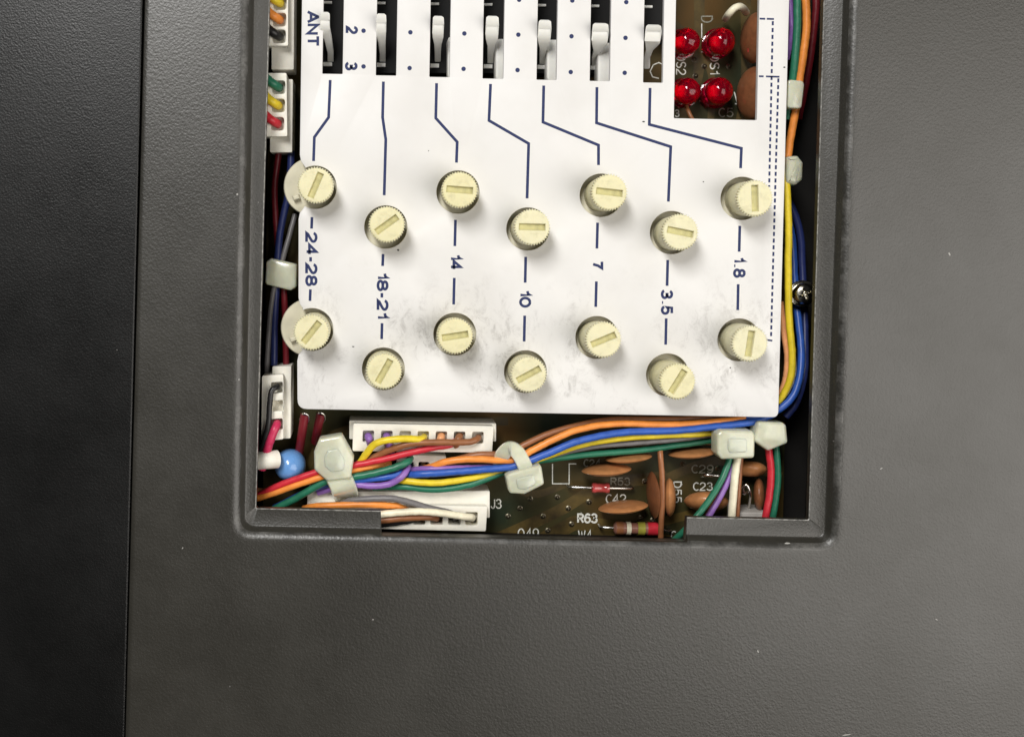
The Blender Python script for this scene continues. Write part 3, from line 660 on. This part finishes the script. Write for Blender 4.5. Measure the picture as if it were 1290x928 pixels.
# ------------------------------------------------------------------ small parts on the board
def disc_cap(pts, z, thick, label, material, lean=0.0):
    """lens-shaped ceramic disc standing on edge; pts: the two ends of its upper silhouette in pixels"""
    a, b = P(*pts[0], z), P(*pts[1], z); ax = (b-a); R = ax.length/2; ax.normalize(); cen = (a+b)/2
    nrm = Vector((-ax.y, ax.x, 0)); upv = (Vector((0, 0, 1))+nrm*lean).normalized(); nrm = ax.cross(upv).normalized()*-1
    n = 28; prof = [(0.0, 1.0), (0.45, 0.9), (0.75, 0.66), (0.92, 0.34), (1.0, 0.0), (0.92, -0.34), (0.75, -0.66), (0.45, -0.9), (0.0, -1.0)]
    L = []
    for f, h in prof:
        L.append([cen+(ax*math.cos(2*math.pi*k/n)+upv*math.sin(2*math.pi*k/n))*R*max(f, 0.01)+nrm*h*thick/2 for k in range(n)])
    t = thing('disc_capacitor', (cen.x, cen.y, ZB), label, 'capacitor', 'ceramic disc capacitors')
    part('disc', *loft(L, True, True, True), material, t, smooth=1.2)
    for s_ in (-1, 1):
        p0 = cen+ax*s_*R*0.5-upv*R*0.7
        part('lead', *tube([p0, Vector((p0.x, p0.y, ZB-0.2))], 0.25, 6), M_metal, t)
disc_cap([(762, 579), (821, 573)], -9.0, 1.5, 'tan disc capacitor just under the harness, left of the brown wire', M_ceram)
disc_cap([(733, 594), (795, 589)], -9.0, 1.9, 'tan disc capacitor right of the C24 marking', M_ceram)
disc_cap([(754, 642), (816, 634.5)], -9.0, 1.8, 'tan disc capacitor below the C42 marking', M_ceram)
disc_cap([(842, 573), (902, 567)], -9.0, 1.7, 'tan disc capacitor left of the paired cable ties', M_ceram)
disc_cap([(862, 630), (917, 633)], -9.0, 4.0, 'broad orange disc capacitor below the C23 marking', M_ceram, 0.35)
disc_cap([(925, 589), (966, 592)], -9.0, 3.2, 'orange disc capacitor between the cream and red wires', M_ceram, 0.3)
disc_cap([(843, 602), (844, 650)], -9.0, 2.6, 'upright tan disc capacitor beside the D55 marking', M_ceram, -0.25)
disc_cap([(956, 602), (957, 643)], -9.5, 2.4, 'upright brown disc capacitor left of the red wire', M_ceram2, -0.3)
disc_cap([(951, 16), (950, 80)], -8.5, 3.4, 'brown disc capacitor in the window, beside the upper lamps', M_ceram2, 0.22)
disc_cap([(949, 84), (948, 152)], -8.5, 3.8, 'brown disc capacitor in the window, beside the lower lamps', M_ceram2, 0.3)
disc_cap([(822, 594), (824, 652)], -9.5, 1.5, 'upright dark brown disc capacitor just left of the light brown wire', M_ceram2, 0.05)
def axial(p0, p1, b0, b1, r, z, material, label, name, cat, bands=()):
    a, b = P(*p0, z), P(*p1, z); c0, c1 = P(*b0, z), P(*b1, z); d = (c1-c0).normalized()
    t = thing(name, ((a.x+b.x)/2, (a.y+b.y)/2, ZB), label, cat)
    L = (c1-c0).length
    bd = part('body', *tube([c0+d*L*f for f in (0, .04, .12, .22, .3, .7, .78, .88, .96, 1.0)], lambda u: r*(0.55 if u in (0, 1) else (0.95 if u < .12 or u > .88 else (1.0 if (u < .34 or u > .66) else 0.88))), 18), material, t, smooth=0.7)
    for f0, f1, m_ in bands:
        part('colour_band', *tube([c0+d*L*(f0+(f1-f0)*k/3) for k in range(4)], r*1.03, 18, False), m_, bd, smooth=1.5)
    part('lead', *tube([a+Vector((0, 0, ZB-z)), a+Vector((0, 0, -0.5)), a+d*0.6, c0], 0.3, 8), M_metal, t, smooth=1.5)
    part('lead', *tube([c1, b-d*0.6, b+Vector((0, 0, -0.5)), b+Vector((0, 0, ZB-z))], 0.3, 8), M_metal, t, smooth=1.5)
axial((717, 613.5), (798, 615), (745, 614), (768, 614.4), 1.1, -11.5, M_redglass, 'small red glass diode above the C42 marking', 'glass_diode', 'diode')
axial((757, 664), (846, 669), (773, 664.5), (830, 666), 1.35, -11, M_resist, 'banded resistor right of the R63 marking', 'resistor', 'resistor',
      [(0.05, 0.2, MW['brown']), (0.27, 0.37, MW['cream']), (0.52, 0.68, MW['olive']), (0.74, 0.97, MW['red'])])
def wirelead(pts, r, label, name='wire_lead', m_=None, cat='lead', n=8):
    path = catmull([P(x, y, z) for x, y, z in pts], 6)
    return solo(name, *tube(path, r, n), m_ or M_metal, label, cat, smooth=1.5)
wirelead([(942, 644, -12), (944, 634, -8.5), (945, 622, -6.5), (941, 611, -6.2), (936, 614, -6.6), (937, 621, -7), (941, 620, -7.4)], 0.33, 'curled bare tinned lead right of the cream wire')
wirelead([(884, 599, -12), (890, 598, -10.5), (905, 599, -10.5), (909, 600, -12)], 0.38, 'short shiny lead right of the C29 marking')
wirelead([(878, 559, -11), (884, 558, -9.5), (901, 558.5, -9.5)], 0.42, 'short shiny lead just left of the pale cable tie head')
wirelead([(914, 24, -11), (918, 18, -6), (926, 10, -5), (934, 9, -6), (940, 16, -9)], 0.75, 'curled pale sleeved lead at the top of the lamp window', m_=MW['cream'])
wirelead([(862, 128, -12), (867, 140, -10.5), (872, 150, -10), (880, 160, -10)], 0.45, 'thin brown lead under the lower left red lamp', m_=MW['brown'])
g_ = [P(930, 645, -6), P(965, 645, -6), P(966, 662, -6), P(929, 662, -6)]
solo('grey_relay', *prism([p.xy for p in g_], ZB+0.1, -6, 0.3), mat('pale grey plastic', (0.42, 0.40, 0.37), 0.5, var=0.1), 'pale grey block half hidden at the lower rim under the cream wire', 'component', smooth=0.6)
# left side: blue blob capacitor, red upright bodies
bc = P(364, 589, -4.5)
t = thing('blue_capacitor', (bc.x, bc.y, ZB), 'glossy blue dipped capacitor in the lower left corner', 'capacitor')
part('body', *lathe([(0.3, -6.3), (1.6, -5.6), (2.8, -3.9), (3.3, -2.2), (3.35, -0.6), (3.0, 0.9), (2.2, 2.0), (1.1, 2.6), (0.05, 2.75)], (bc.x, bc.y, -6.6), 28), M_bluecap, t, smooth=1.5)
for s_ in (-1, 1): part('lead', *tube([Vector((bc.x+s_, bc.y, -12)), Vector((bc.x+s_, bc.y, ZB))], 0.3, 6), M_metal, t)
for (x0, y0, x1, y1, lab) in ((384, 522, 375, 582, 'red sleeved upright lead right of the three-way connector'), (404, 521, 397, 556, 'red sleeved upright lead left of the seven-way connector')):
    t = thing('sleeved_lead', P(x1, y1, ZB), lab, 'lead')
    part('sleeve', *tube(catmull([P(x0, y0, -7), P((x0+x1)/2, (y0+y1)/2, -8), P(x1, y1, -11.5)], 6), 0.95, 10), MW['darkred'], t, smooth=1.5)
    part('loop', *tube(catmull([P(x0-6, y0+6, -8.5), P(x0-2, y0-1, -6.3), P(x0+4, y0+1, -6.5), P(x0+5, y0+8, -7.5), P(x0+1, y0+13, -9)], 6), 0.25, 6), M_metal, t, smooth=1.5)

# ------------------------------------------------------------------ plug connectors
def connector(name, c4, zt, holes_px, hw, hh, label, depth=7.0, skirt=None, hrad=0.35):
    """c4: photo corners tl, tr, br, bl of the top face"""
    q = [P(x, y, zt).xy for x, y in c4]
    o = sum(q, Vector((0, 0)))/4
    t = thing(name, (o.x, o.y, ZB), label, 'connector', 'white plug connectors')
    hl = []
    for x, y in holes_px:
        cpt = P(x, y, zt).xy; d = (q[1]-q[0]).normalized(); n_ = Vector((-d.y, d.x)); a, b = hw*PXMM, hh*PXMM
        hl.append(rpoly([cpt-d*a-n_*b, cpt+d*a-n_*b, cpt+d*a+n_*b, cpt-d*a+n_*b], hrad, 3))
    hs = part('housing', *filled(rpoly(q, 0.35, 3), hl, zt-depth, zt, 0.1), M_white, t, smooth=0.6)
    part('socket_floor', *prism([o+(p-o)*0.96 for p in q], zt-depth-0.4, zt-depth-0.02, 0), M_hole, t)
    for x, y in holes_px:
        cpt = P(x, y, zt).xy
        part('contact', *box(cpt.x-0.45, cpt.x+0.45, cpt.y-0.45, cpt.y+0.45, zt-depth, zt-3.6, 0.05), M_contact, hs)
    if skirt:
        sq = [P(x, y, skirt[1]).xy for x, y in skirt[0]]
        part('header', *prism(rpoly(sq, 0.25, 2), ZB+0.05, skirt[1], 0.12), M_white, t, smooth=0.6)
    return t
HX = [464, 487.3, 510.5, 533.2, 556, 579, 602]
connector('plug_connector', [(445, 533), (622, 536.5), (620, 570), (444, 568)], -4.5, [(x, 549.5+(x-464)*0.012) for x in HX], 7.3, 7.5, 'white seven-way connector under the lower edge of the plate',
          skirt=([(440, 529.5), (625, 533), (625, 556), (440, 553)], -6.5))
connector('plug_connector', [(500, 573), (562, 574), (561, 597), (500, 596)], -7.0, [(514, 587), (534, 587.5)], 7, 6, 'white connector mostly buried under the harness in the middle')
connector('plug_connector', [(392, 634), (614, 637.5), (612, 669), (391, 664)], -4.5, [(x, 653+(x-594)*0.01) for x in (594, 572.5, 550, 528, 506, 484, 462, 440)], 8, 8.5, 'long white connector beside the J3 marking at the lower rim',
          skirt=([(387, 619), (617, 618), (617, 652), (387, 650)], -6.8))
connector('plug_connector', [(330, 473), (357, 471.5), (357, 553), (329, 556)], -3.0, [(349, 488), (350, 511), (349, 534)], 7.5, 7, 'white three-way connector left of the plate corner',
          skirt=([(343, 461.5), (367, 461), (366, 552), (343, 553)], -5.5))
connector('plug_connector', [(340, 92), (359, 92), (366, 103), (361.5, 171)], -3.0, [(351, 110), (350.5, 133), (349.5, 156)], 8, 8.5, 'white connector with green, yellow and red wires at the left edge',
          skirt=([(337, 168), (366, 166), (368, 192), (337, 192)], -5.5)) if False else connector('plug_connector', [(334, 92), (361, 92), (362, 172), (332, 172)], -3.0, [(351, 110), (350.5, 133), (349.5, 156)], 8.5, 8.5, 'white connector with green, yellow and red wires at the left edge',
          skirt=([(340, 100), (369, 100), (368, 192), (340, 192)], -5.5), hrad=0.7)
connector('plug_connector', [(336, -60), (363, -60), (363, 58), (335, 58)], -3.0, [(352, -46), (352, -20), (352.5, 4), (352, 25), (351.5, 46)], 8.5, 8.5, 'white connector with yellow, orange and black wires at the top left edge',
          skirt=([(342, -62), (371, -62), (370, 88), (342, 88)], -5.5), hrad=0.7)

# ------------------------------------------------------------------ wires
RW = 0.72
def wire(col, pts, label, r=RW, group=None):
    rj = random.Random(len(label)*31+int(pts[0][0]))
    path = catmull([P(x, y, z) for x, y, z in pts], 8)
    L = len(path)
    for i in range(2, L-2):   # hand-laid wires are never dead straight
        path[i] = path[i]+Vector((rj.uniform(-.03, .03), rj.uniform(-.035, .035), rj.uniform(-.03, .03)))
    r *= 0.95
    return solo(f'{col}_wire' if col not in ('peach', 'olive', 'darkblue', 'darkred', 'magenta') else 'insulated_wire', *tube(path, r, 12), MW[col], label, 'wire', group, smooth=1.5)
def hole_plug(col, x, y, zt, dx, dy, label, r=0.8, zin=-4):
    return wire(col, [(x, y, zt+zin), (x, y, zt-1.0), (x+dx*0.5, y+dy*0.5, zt+0.3), (x+dx, y+dy, zt+0.2)], label, r)
Z1 = -3.2
# left harness, tie at (420,585)
wire('red', [(318, 628, -6), (352, 611, -4.2), (404, 593, Z1), (442, 586.5, Z1), (480, 579, Z1), (515, 570.5, -3.4), (548, 563, -3.8), (575, 560, -5.5)], 'red wire lying topmost on the left half of the harness')
wire('orange', [(316, 629, -5.5), (340, 622.5, -4.6), (404, 600.5, Z1), (442, 592.5, -3.6), (470, 587, -4.3), (492, 583.5, -6)], 'orange wire leaving the left cable tie toward the lower left corner')
wire('brown', [(316, 618, -7), (345, 617, -5.8), (400, 598, -4.8), (446, 588, -4.6), (474, 574, -4.2), (500, 563.5, -3.0), (523, 558, -2.6), (560, 557, -2.5), (590, 556.5, -2.8), (602, 552, -4.2), (602, 550, -8)], 'brown wire curving into the rightmost socket of the seven-way connector')
wire('yellow', [(440, 592, -5), (452, 585, -4.6), (461, 572, -3.6), (475, 557.5, -2.4), (505, 552.5, -1.9), (528, 553, -2.6), (534, 551, -4.5), (534, 550, -8)], 'yellow wire arching into the middle socket of the seven-way connector', 0.78)
wire('green', [(330, 648, -6.5), (368, 630, -4.6), (411, 606, -3.6), (440, 601.5, Z1), (470, 596, -2.9), (498, 588.5, -2.8), (513, 581.5, -3.4), (517, 577, -6)], 'green wire crossing the left cable tie, ending mid harness', 0.8)
wire('blue', [(345, 640, -7), (400, 613, -5), (441, 605.5, -4), (470, 602.5, -3.7), (495, 599, -3.6), (511, 592, -4.6), (516, 588, -8)], 'blue wire between the green and purple wires at the left tie')
wire('purple', [(400, 620, -6), (441, 610.5, -4.3), (468, 612, -3.6), (490, 609.5, -3.4), (506, 600, -3.2), (513, 590, -4.5), (514, 586, -9)], 'purple wire looping below the blue wire near the left tie')
wire('magenta', [(450, 583, -5), (474, 577, -4.6), (500, 574, -4.6), (530, 568, -4.6), (560, 560, -4.4), (578, 553, -4.8), (579, 550, -8)], 'dark crimson wire under the red one, rising to the connector', 0.6)
# right harness, tie at (655,590)
wire('orange', [(534, 590, -8), (543, 588, -5), (566, 580.5, -3.6), (600, 578, -3.0), (645, 579, -2.8), (672, 566, -2.6), (700, 552, -2.6), (730, 540.5, -2.8), (776, 533.5, -3.2), (850, 534.5, -3.6), (900, 531, -3.8), (940, 526, -4.2), (965, 515, -5)], 'orange wire along the top of the right half of the harness', 0.76)
wire('brown', [(560, 584, -6), (597, 573.5, -4.2), (640, 571.5, -3.8), (660, 560.5, -3.8), (690, 547, -4), (722, 537.5, -4.2), (770, 529, -4.8), (850, 528, -5.4), (930, 524, -6)], 'brown wire hugging the plate edge above the orange harness wire', 0.76)
wire('blue', [(506, 598, -6), (530, 597, -3.6), (566, 594.5, -3.2), (610, 591, -3.0), (647, 587, -2.9), (690, 571, -2.8), (730, 555, -2.9), (785, 544.5, -3.0), (850, 542, -3.1), (902, 537, -3.1), (940, 532.5, -3.2), (955, 529.5, -3.4), (975, 521, -4)], 'bright blue wire running along the right half of the harness', 0.8)
wire('blue', [(940, 528, -4), (975, 518.5, -3.6), (998, 500, -3.6), (1008, 470, -4.4), (1009, 435, -6), (1004, 390, -8), (1001, 350, -9.5), (998, 300, -11), (988, 262, -12), (970, 235, -12.8)], 'blue wire rounding the lower right corner of the plate', 0.8)
wire('purple', [(506, 592, -7), (540, 590.5, -4.4), (575, 589.5, -4.0), (612, 588.5, -4.2), (640, 586, -4.6)], 'purple wire under the orange one in the harness middle', 0.7)
wire('yellow', [(500, 604, -5), (520, 606.5, -3.8), (550, 608, -3.6), (591, 602.5, -3.8), (630, 593, -4.6), (690, 574, -4.8), (733, 560, -4.4), (785, 551.5, -4.2), (850, 547.5, -4.2), (880, 546.5, -4.6), (930, 540, -6)], 'yellow wire below the blue one through the middle cable tie')
wire('green', [(470, 614, -6.5), (507, 613, -5), (550, 616.5, -4.4), (591, 610.5, -4.2), (628, 597, -4.6), (665, 583, -5.6), (700, 577, -6), (748, 571.5, -6.4), (800, 567.5, -6.8), (850, 561, -7), (915, 552, -7)], 'green wire lowest in the right half of the harness')
wire('grey', [(680, 578, -6), (739, 563.5, -5.4), (803, 557.5, -5.2), (850, 553.5, -5.2), (900, 547, -5.6)], 'grey wire between the yellow and green harness wires', 0.6)
wire('black', [(660, 574, -5.6), (739, 552, -5), (803, 541, -5.4), (880, 537, -6)], 'black wire tucked under the orange and blue harness wires', 0.6)
wire('brown', [(831.5, 560, -8), (832, 575, -6.6), (834, 600, -6), (834.5, 630, -6), (833, 660, -6), (832, 690, -7)], 'light brown wire running straight down to the lower rim', 0.62)
# lower connector
wire('orange', [(383, 640, -7), (402, 637, -3.8), (450, 635.5, -3.0), (485, 636, -2.9), (505, 638.5, -4), (528, 652, -6)], 'orange wire lying flat on the long lower connector')
wire('grey', [(425, 636, -5), (445, 630, -3.4), (488, 627.5, -2.4), (515, 632, -2.4), (540, 639.5, -2.8), (562, 644.5, -3.2), (571, 648, -4.4), (572.5, 652, -8)], 'grey wire arching over the long lower connector')
wire('cream', [(430, 652, -5), (470, 648.5, -2.9), (500, 645.5, -2.4), (531, 644, -2.2), (560, 646.5, -2.4), (585, 650.5, -2.8), (594, 651.5, -4.2), (594.5, 652.5, -8)], 'cream wire plugged into the right end of the long lower connector', 0.8)
wire('brown', [(440, 658, -5), (475, 655.5, -3.4), (510, 652.5, -3.2), (535, 651, -3.6), (548, 652, -5), (550, 653, -8)], 'brown wire under the cream one on the long lower connector', 0.76)
wire('black', [(430, 664, -6), (480, 661, -4.4), (515, 656, -4.2), (527, 654, -6)], 'black wire at the lower side of the long lower connector', 0.6)
# down from the paired ties
wire('green', [(921, 565, -4), (918, 581, -3.8), (907, 608, -2.6), (891, 633, -1.0), (877, 651, 0.0), (862, 668, -0.2), (845, 684, -2.5)], 'green wire slanting from the tie head over the lower rim notch', 0.7)
wire('purple', [(927, 570, -5), (920, 598, -4.2), (906, 627, -3.6), (892, 651, -3.2), (880, 672, -3.6)], 'purple wire slanting down beside the green one', 0.7)
wire('cream', [(931, 560, -4), (928, 582, -3.4), (924.5, 615, -3), (921.5, 652, -2.8), (919, 690, -4)], 'cream wire hanging straight below the tie head', 0.85)
wire('brown', [(934, 568, -5.6), (932, 590, -5), (930, 620, -4.6), (928, 655, -4.4), (926, 690, -5)], 'brown wire just behind the cream one below the tie head', 0.6)
wire('red', [(966, 555, -4.4), (969, 572, -4), (971.5, 596, -3.8), (969, 625, -3.6), (964, 652, -3.4), (958, 685, -4)], 'red wire hanging below the right-hand tie head', 0.78)
wire('green', [(976, 555, -5), (978.5, 572, -4.4), (980, 602, -4.2), (977, 630, -4), (973.5, 652, -4), (968, 685, -5)], 'green wire beside the red one at the lower right', 0.72)
# right gap
wire('green', [(1000, -40, -3.5), (1004, 0, -3.4), (1004, 40, -3.4), (1001, 80, -3.6), (998, 105, -4.2), (992, 150, -6)], 'green wire at the top of the right gap', 0.85)
wire('orange', [(1010, -40, -3.5), (1015, 0, -3.2), (1016, 35, -3.2), (1012, 70, -3.4), (1007, 102, -3.8), (1002, 140, -4.4), (995, 180, -5), (991, 210, -5)], 'orange wire passing behind the upper clip in the right gap', 0.85)
wire('purple', [(992, -30, -5), (997, 25, -4.6), (997, 45, -4.8), (991, 75, -6)], 'short glimpse of purple wire at the plate top right edge', 0.7)
wire('darkred', [(1022, -40, -10), (1028, 0, -9.5), (1025, 40, -10), (1018, 90, -11), (1006, 150, -13)], 'dark red wire deep in the right gap', 0.8)
wire('yellow', [(986, 200, -5), (991, 235, -3.8), (993.5, 290, -3.2), (993, 340, -3.2), (994, 400, -3.2), (998, 445, -3.2), (996, 475, -3.4), (986, 498, -4.2), (970, 515, -5)], 'yellow wire down the right edge of the plate', 0.78)
wire('cream', [(986, 395, -5), (996.5, 430, -4.2), (1000.5, 460, -4), (997, 482, -4), (987, 500, -4.4), (975, 512, -5)], 'pale wire between the yellow and blue ones at the right corner', 0.5)
wire('peach', [(983, 380, -5), (988, 420, -4.6), (992, 450, -4.4), (989, 480, -4.6), (980, 500, -5)], 'peach wire peeking out at the plate right edge', 0.7)
wire('darkblue', [(972, 225, -13), (995, 255, -12), (1008, 295, -11.5), (1011, 345, -11), (1014, 420, -9), (1013, 470, -6.5), (1004, 505, -6.5), (990, 525, -7)], 'dark blue wire against the right inner wall', 0.8)
# left gap
wire('darkblue', [(367, 190, -8), (364, 240, -7.6), (352, 300, -7.5), (347, 380, -7.5), (345, 460, -8)], 'dark blue wire down the left gap', 0.8)
wire('darkred', [(352, 185, -9), (346, 240, -8.6), (350, 310, -8.2), (358, 370, -8.4), (360, 440, -9.5), (362, 520, -12)], 'dark red wire down the left gap', 0.7)
wire('grey', [(372, 270, -9), (358, 320, -7.5), (344, 370, -7), (338, 430, -7.6), (336, 470, -8.5)], 'dim grey wire crossing the left gap', 0.6)
wire('black', [(350, 488, -7), (349, 487, -2.8), (342, 493, -1.8), (339.5, 512, -1.6), (338, 535, -1.6), (333, 555, -2.2), (326, 580, -4)], 'black wire leaving the top socket of the three-way connector', 0.62)
wire('magenta', [(349, 533, -7), (349, 534, -3.2), (346, 541, -2.0), (340, 556, -2.0), (335, 572, -2.6), (330, 590, -4)], 'crimson wire from the lowest socket of the three-way connector', 0.92)
# stubs in the sockets
for col, x, dx, dy, lab in (('purple', 464, 2, 6, 'short purple wire in the leftmost socket of the seven-way connector'), ('purple', 487.3, 3, 12, 'short purple wire in the second socket of the seven-way connector'), ('peach', 556, -2, 6, 'peach wire end in the fifth socket of the seven-way connector'), ('brown', 579, -3, 6, 'brown wire end in the sixth socket of the seven-way connector')):
    wire(col, [(x, 549, -9), (x, 549.5, -5.2), (x+dx*0.4, 550+dy*0.4, -3.9), (x+dx, 550+dy, -4.2), (x+dx*2, 550+dy*2.2, -5.5)], lab, 0.85)
for col, x, y, lab in (('yellow', 352.5, 4, 'yellow wire end in the top left edge connector'), ('orange', 352, 25, 'orange wire end in the top left edge connector'), ('black', 351.5, 46, 'black wire end in the top left edge connector'),
                       ('green', 351, 110, 'green wire end in the left edge connector'), ('yellow', 350.5, 133, 'yellow wire end in the left edge connector'), ('red', 349.5, 156, 'red wire end in the left edge connector')):
    wire(col, [(x+1, y+1, -8), (x, y, -4.5), (x-5, y-3, -2.6), (x-12, y-8, -2.2), (x-24, y-20, -2.8)], lab, 0.95)
# white sleeve at the left end of the crimson wire
sl = catmull([P(322, 580, -3.6), P(336, 579, -2.6), P(349, 578, -3.6)], 6)
solo('wire_sleeve', *tube(sl, 1.9, 16), M_white, 'white plastic sleeve beside the blue capacitor', 'sleeve', smooth=1.0)

# ------------------------------------------------------------------ nylon cable ties
def tie(head_px, z0, z1, label, strap=None, tail=None, bev=0.5):
    q = [P(x, y, z1) for x, y in head_px]; o = sum(q, Vector())/len(q)
    t = thing('cable_tie', (o.x, o.y, z0), label, 'cable tie', 'nylon cable ties')
    hd = part('head', *prism(rpoly([p.xy for p in q], 0.7, 4), z0, z1, bev), M_tie, t, smooth=0.9)
    q2 = [o+(p-o)*0.5+Vector((0.4, -0.3, 0)) for p in q]
    if strap or z1 > 0: \
    part('latch', *prism(rpoly([p.xy for p in q2], 0.5, 3), z1-0.2, z1+0.16, 0.14), M_tie, hd, smooth=0.9)
    def band(pts, wpx):
        c_ = catmull([P(x, y, z) for x, y, z in pts], 6); h = wpx*PXMM/2; L = []
        for i, p in enumerate(c_):
            d = (c_[min(i+1, len(c_)-1)]-c_[max(i-1, 0)]).normalized(); sd = d.cross(Vector((0, 0, 1)))
            sd = sd.normalized() if sd.length > 0.05 else Vector((1, 0, 0)); nn = sd.cross(d)
            L.append([p+sd*h+nn*0.1, p+sd*h*0.9+nn*0.45, p-sd*h*0.9+nn*0.45, p-sd*h+nn*0.1, p-sd*h-nn*0.35, p+sd*h-nn*0.35])
        return loft(L, True, True, True)
    if strap: part('strap', *band(*strap), M_tie, t, smooth=0.8)
    if tail: part('strap_tail', *band(*tail), M_tie, t, smooth=0.8)
    return t
tie([(395.5, 569), (402, 553), (430, 548), (446, 577), (442, 603), (412, 606), (396, 592)], -5.0, -0.6, 'translucent cable tie head on the left half of the harness',
    strap=([(424, 595, -2.0), (430, 608, -1.8), (434, 618, -2.6), (436, 626, -6)], 33))
tie([(637, 600), (641, 596), (682, 585), (686, 610), (661, 622.5), (642, 621.5)], -5.0, -0.4, 'translucent cable tie head below the middle of the harness',
    strap=([(628, 592, -6), (632, 575, -2.6), (642, 565, -1.4), (652, 570, -1.1), (660, 584, -1.2), (664, 594, -1.6)], 19))
tie([(903.5, 546), (909, 542), (948, 542.5), (951.5, 548), (951, 577), (909, 578.5), (904, 572)], -4.5, 0.2, 'pale cable tie head above the hanging cream wire')
tie([(955, 531), (987, 532.5), (991, 536), (993, 558), (968, 568), (950, 555)], -5.2, -0.9, 'pale cable tie head at the lower right corner of the plate')
tie([(993, 100), (1012, 102), (1013.5, 107), (1010, 137), (992, 136)], -5.0, -1.6, 'pale nylon clip over the green and orange wires in the right gap', bev=0.3)
tie([(991, 197), (1006, 196), (1013, 205), (1012, 226), (1004, 233), (991, 231)], -5.5, -2.6, 'pale rounded nylon clip above the yellow wire in the right gap', bev=0.8)
tie([(335, 330), (341, 325), (374, 333), (373, 362), (366, 366), (334, 358)], -9.0, -5.0, 'dim cable tie head between the two left pot discs', bev=0.4)

# ------------------------------------------------------------------ phillips screw on the right inner wall
sc = P(1014, 370, -3.5); t = thing('phillips_screw', (sc.x, sc.y, -8), 'shiny cross-head screw in the right gap', 'screw')
def screw_head():
    n = 32
    def cross(k, r, wd):
        a = 2*math.pi*k/n + 0.5; x, y = math.cos(a), math.sin(a)
        return r if min(abs(math.cos(a-0.5-0.35)), abs(math.sin(a-0.5-0.35))) < wd else r*0.42
    L = []
    for r, z in ((2.15, -1.6), (2.2, -0.9), (2.05, -0.3), (1.7, 0.1), (1.45, 0.25)):
        L.append([Vector((sc.x+r*math.cos(2*math.pi*k/n), sc.y+r*math.sin(2*math.pi*k/n), sc.z+z)) for k in range(n)])
    L.append([Vector((sc.x+cross(k, 1.3, 0.24)*math.cos(2*math.pi*k/n), sc.y+cross(k, 1.3, 0.24)*math.sin(2*math.pi*k/n), sc.z+0.32)) for k in range(n)])
    L.append([Vector((sc.x+cross(k, 1.15, 0.24)*0.9*math.cos(2*math.pi*k/n), sc.y+cross(k, 1.15, 0.24)*0.9*math.sin(2*math.pi*k/n), sc.z-0.5)) for k in range(n)])
    L.append([Vector((sc.x, sc.y, sc.z-0.8)) for k in range(n)])
    return loft(L)
part('head', *screw_head(), M_screw, t, smooth=0.5)
part('washer', *lathe([(2.7, -2.0), (2.75, -1.8), (2.7, -1.55), (2.2, -1.5)], (sc.x, sc.y, sc.z), 28), M_screw, t, smooth=0.6)
part('shank', *lathe([(1.2, -10), (1.2, -1.7)], (sc.x, sc.y, sc.z), 16), M_screw, t)
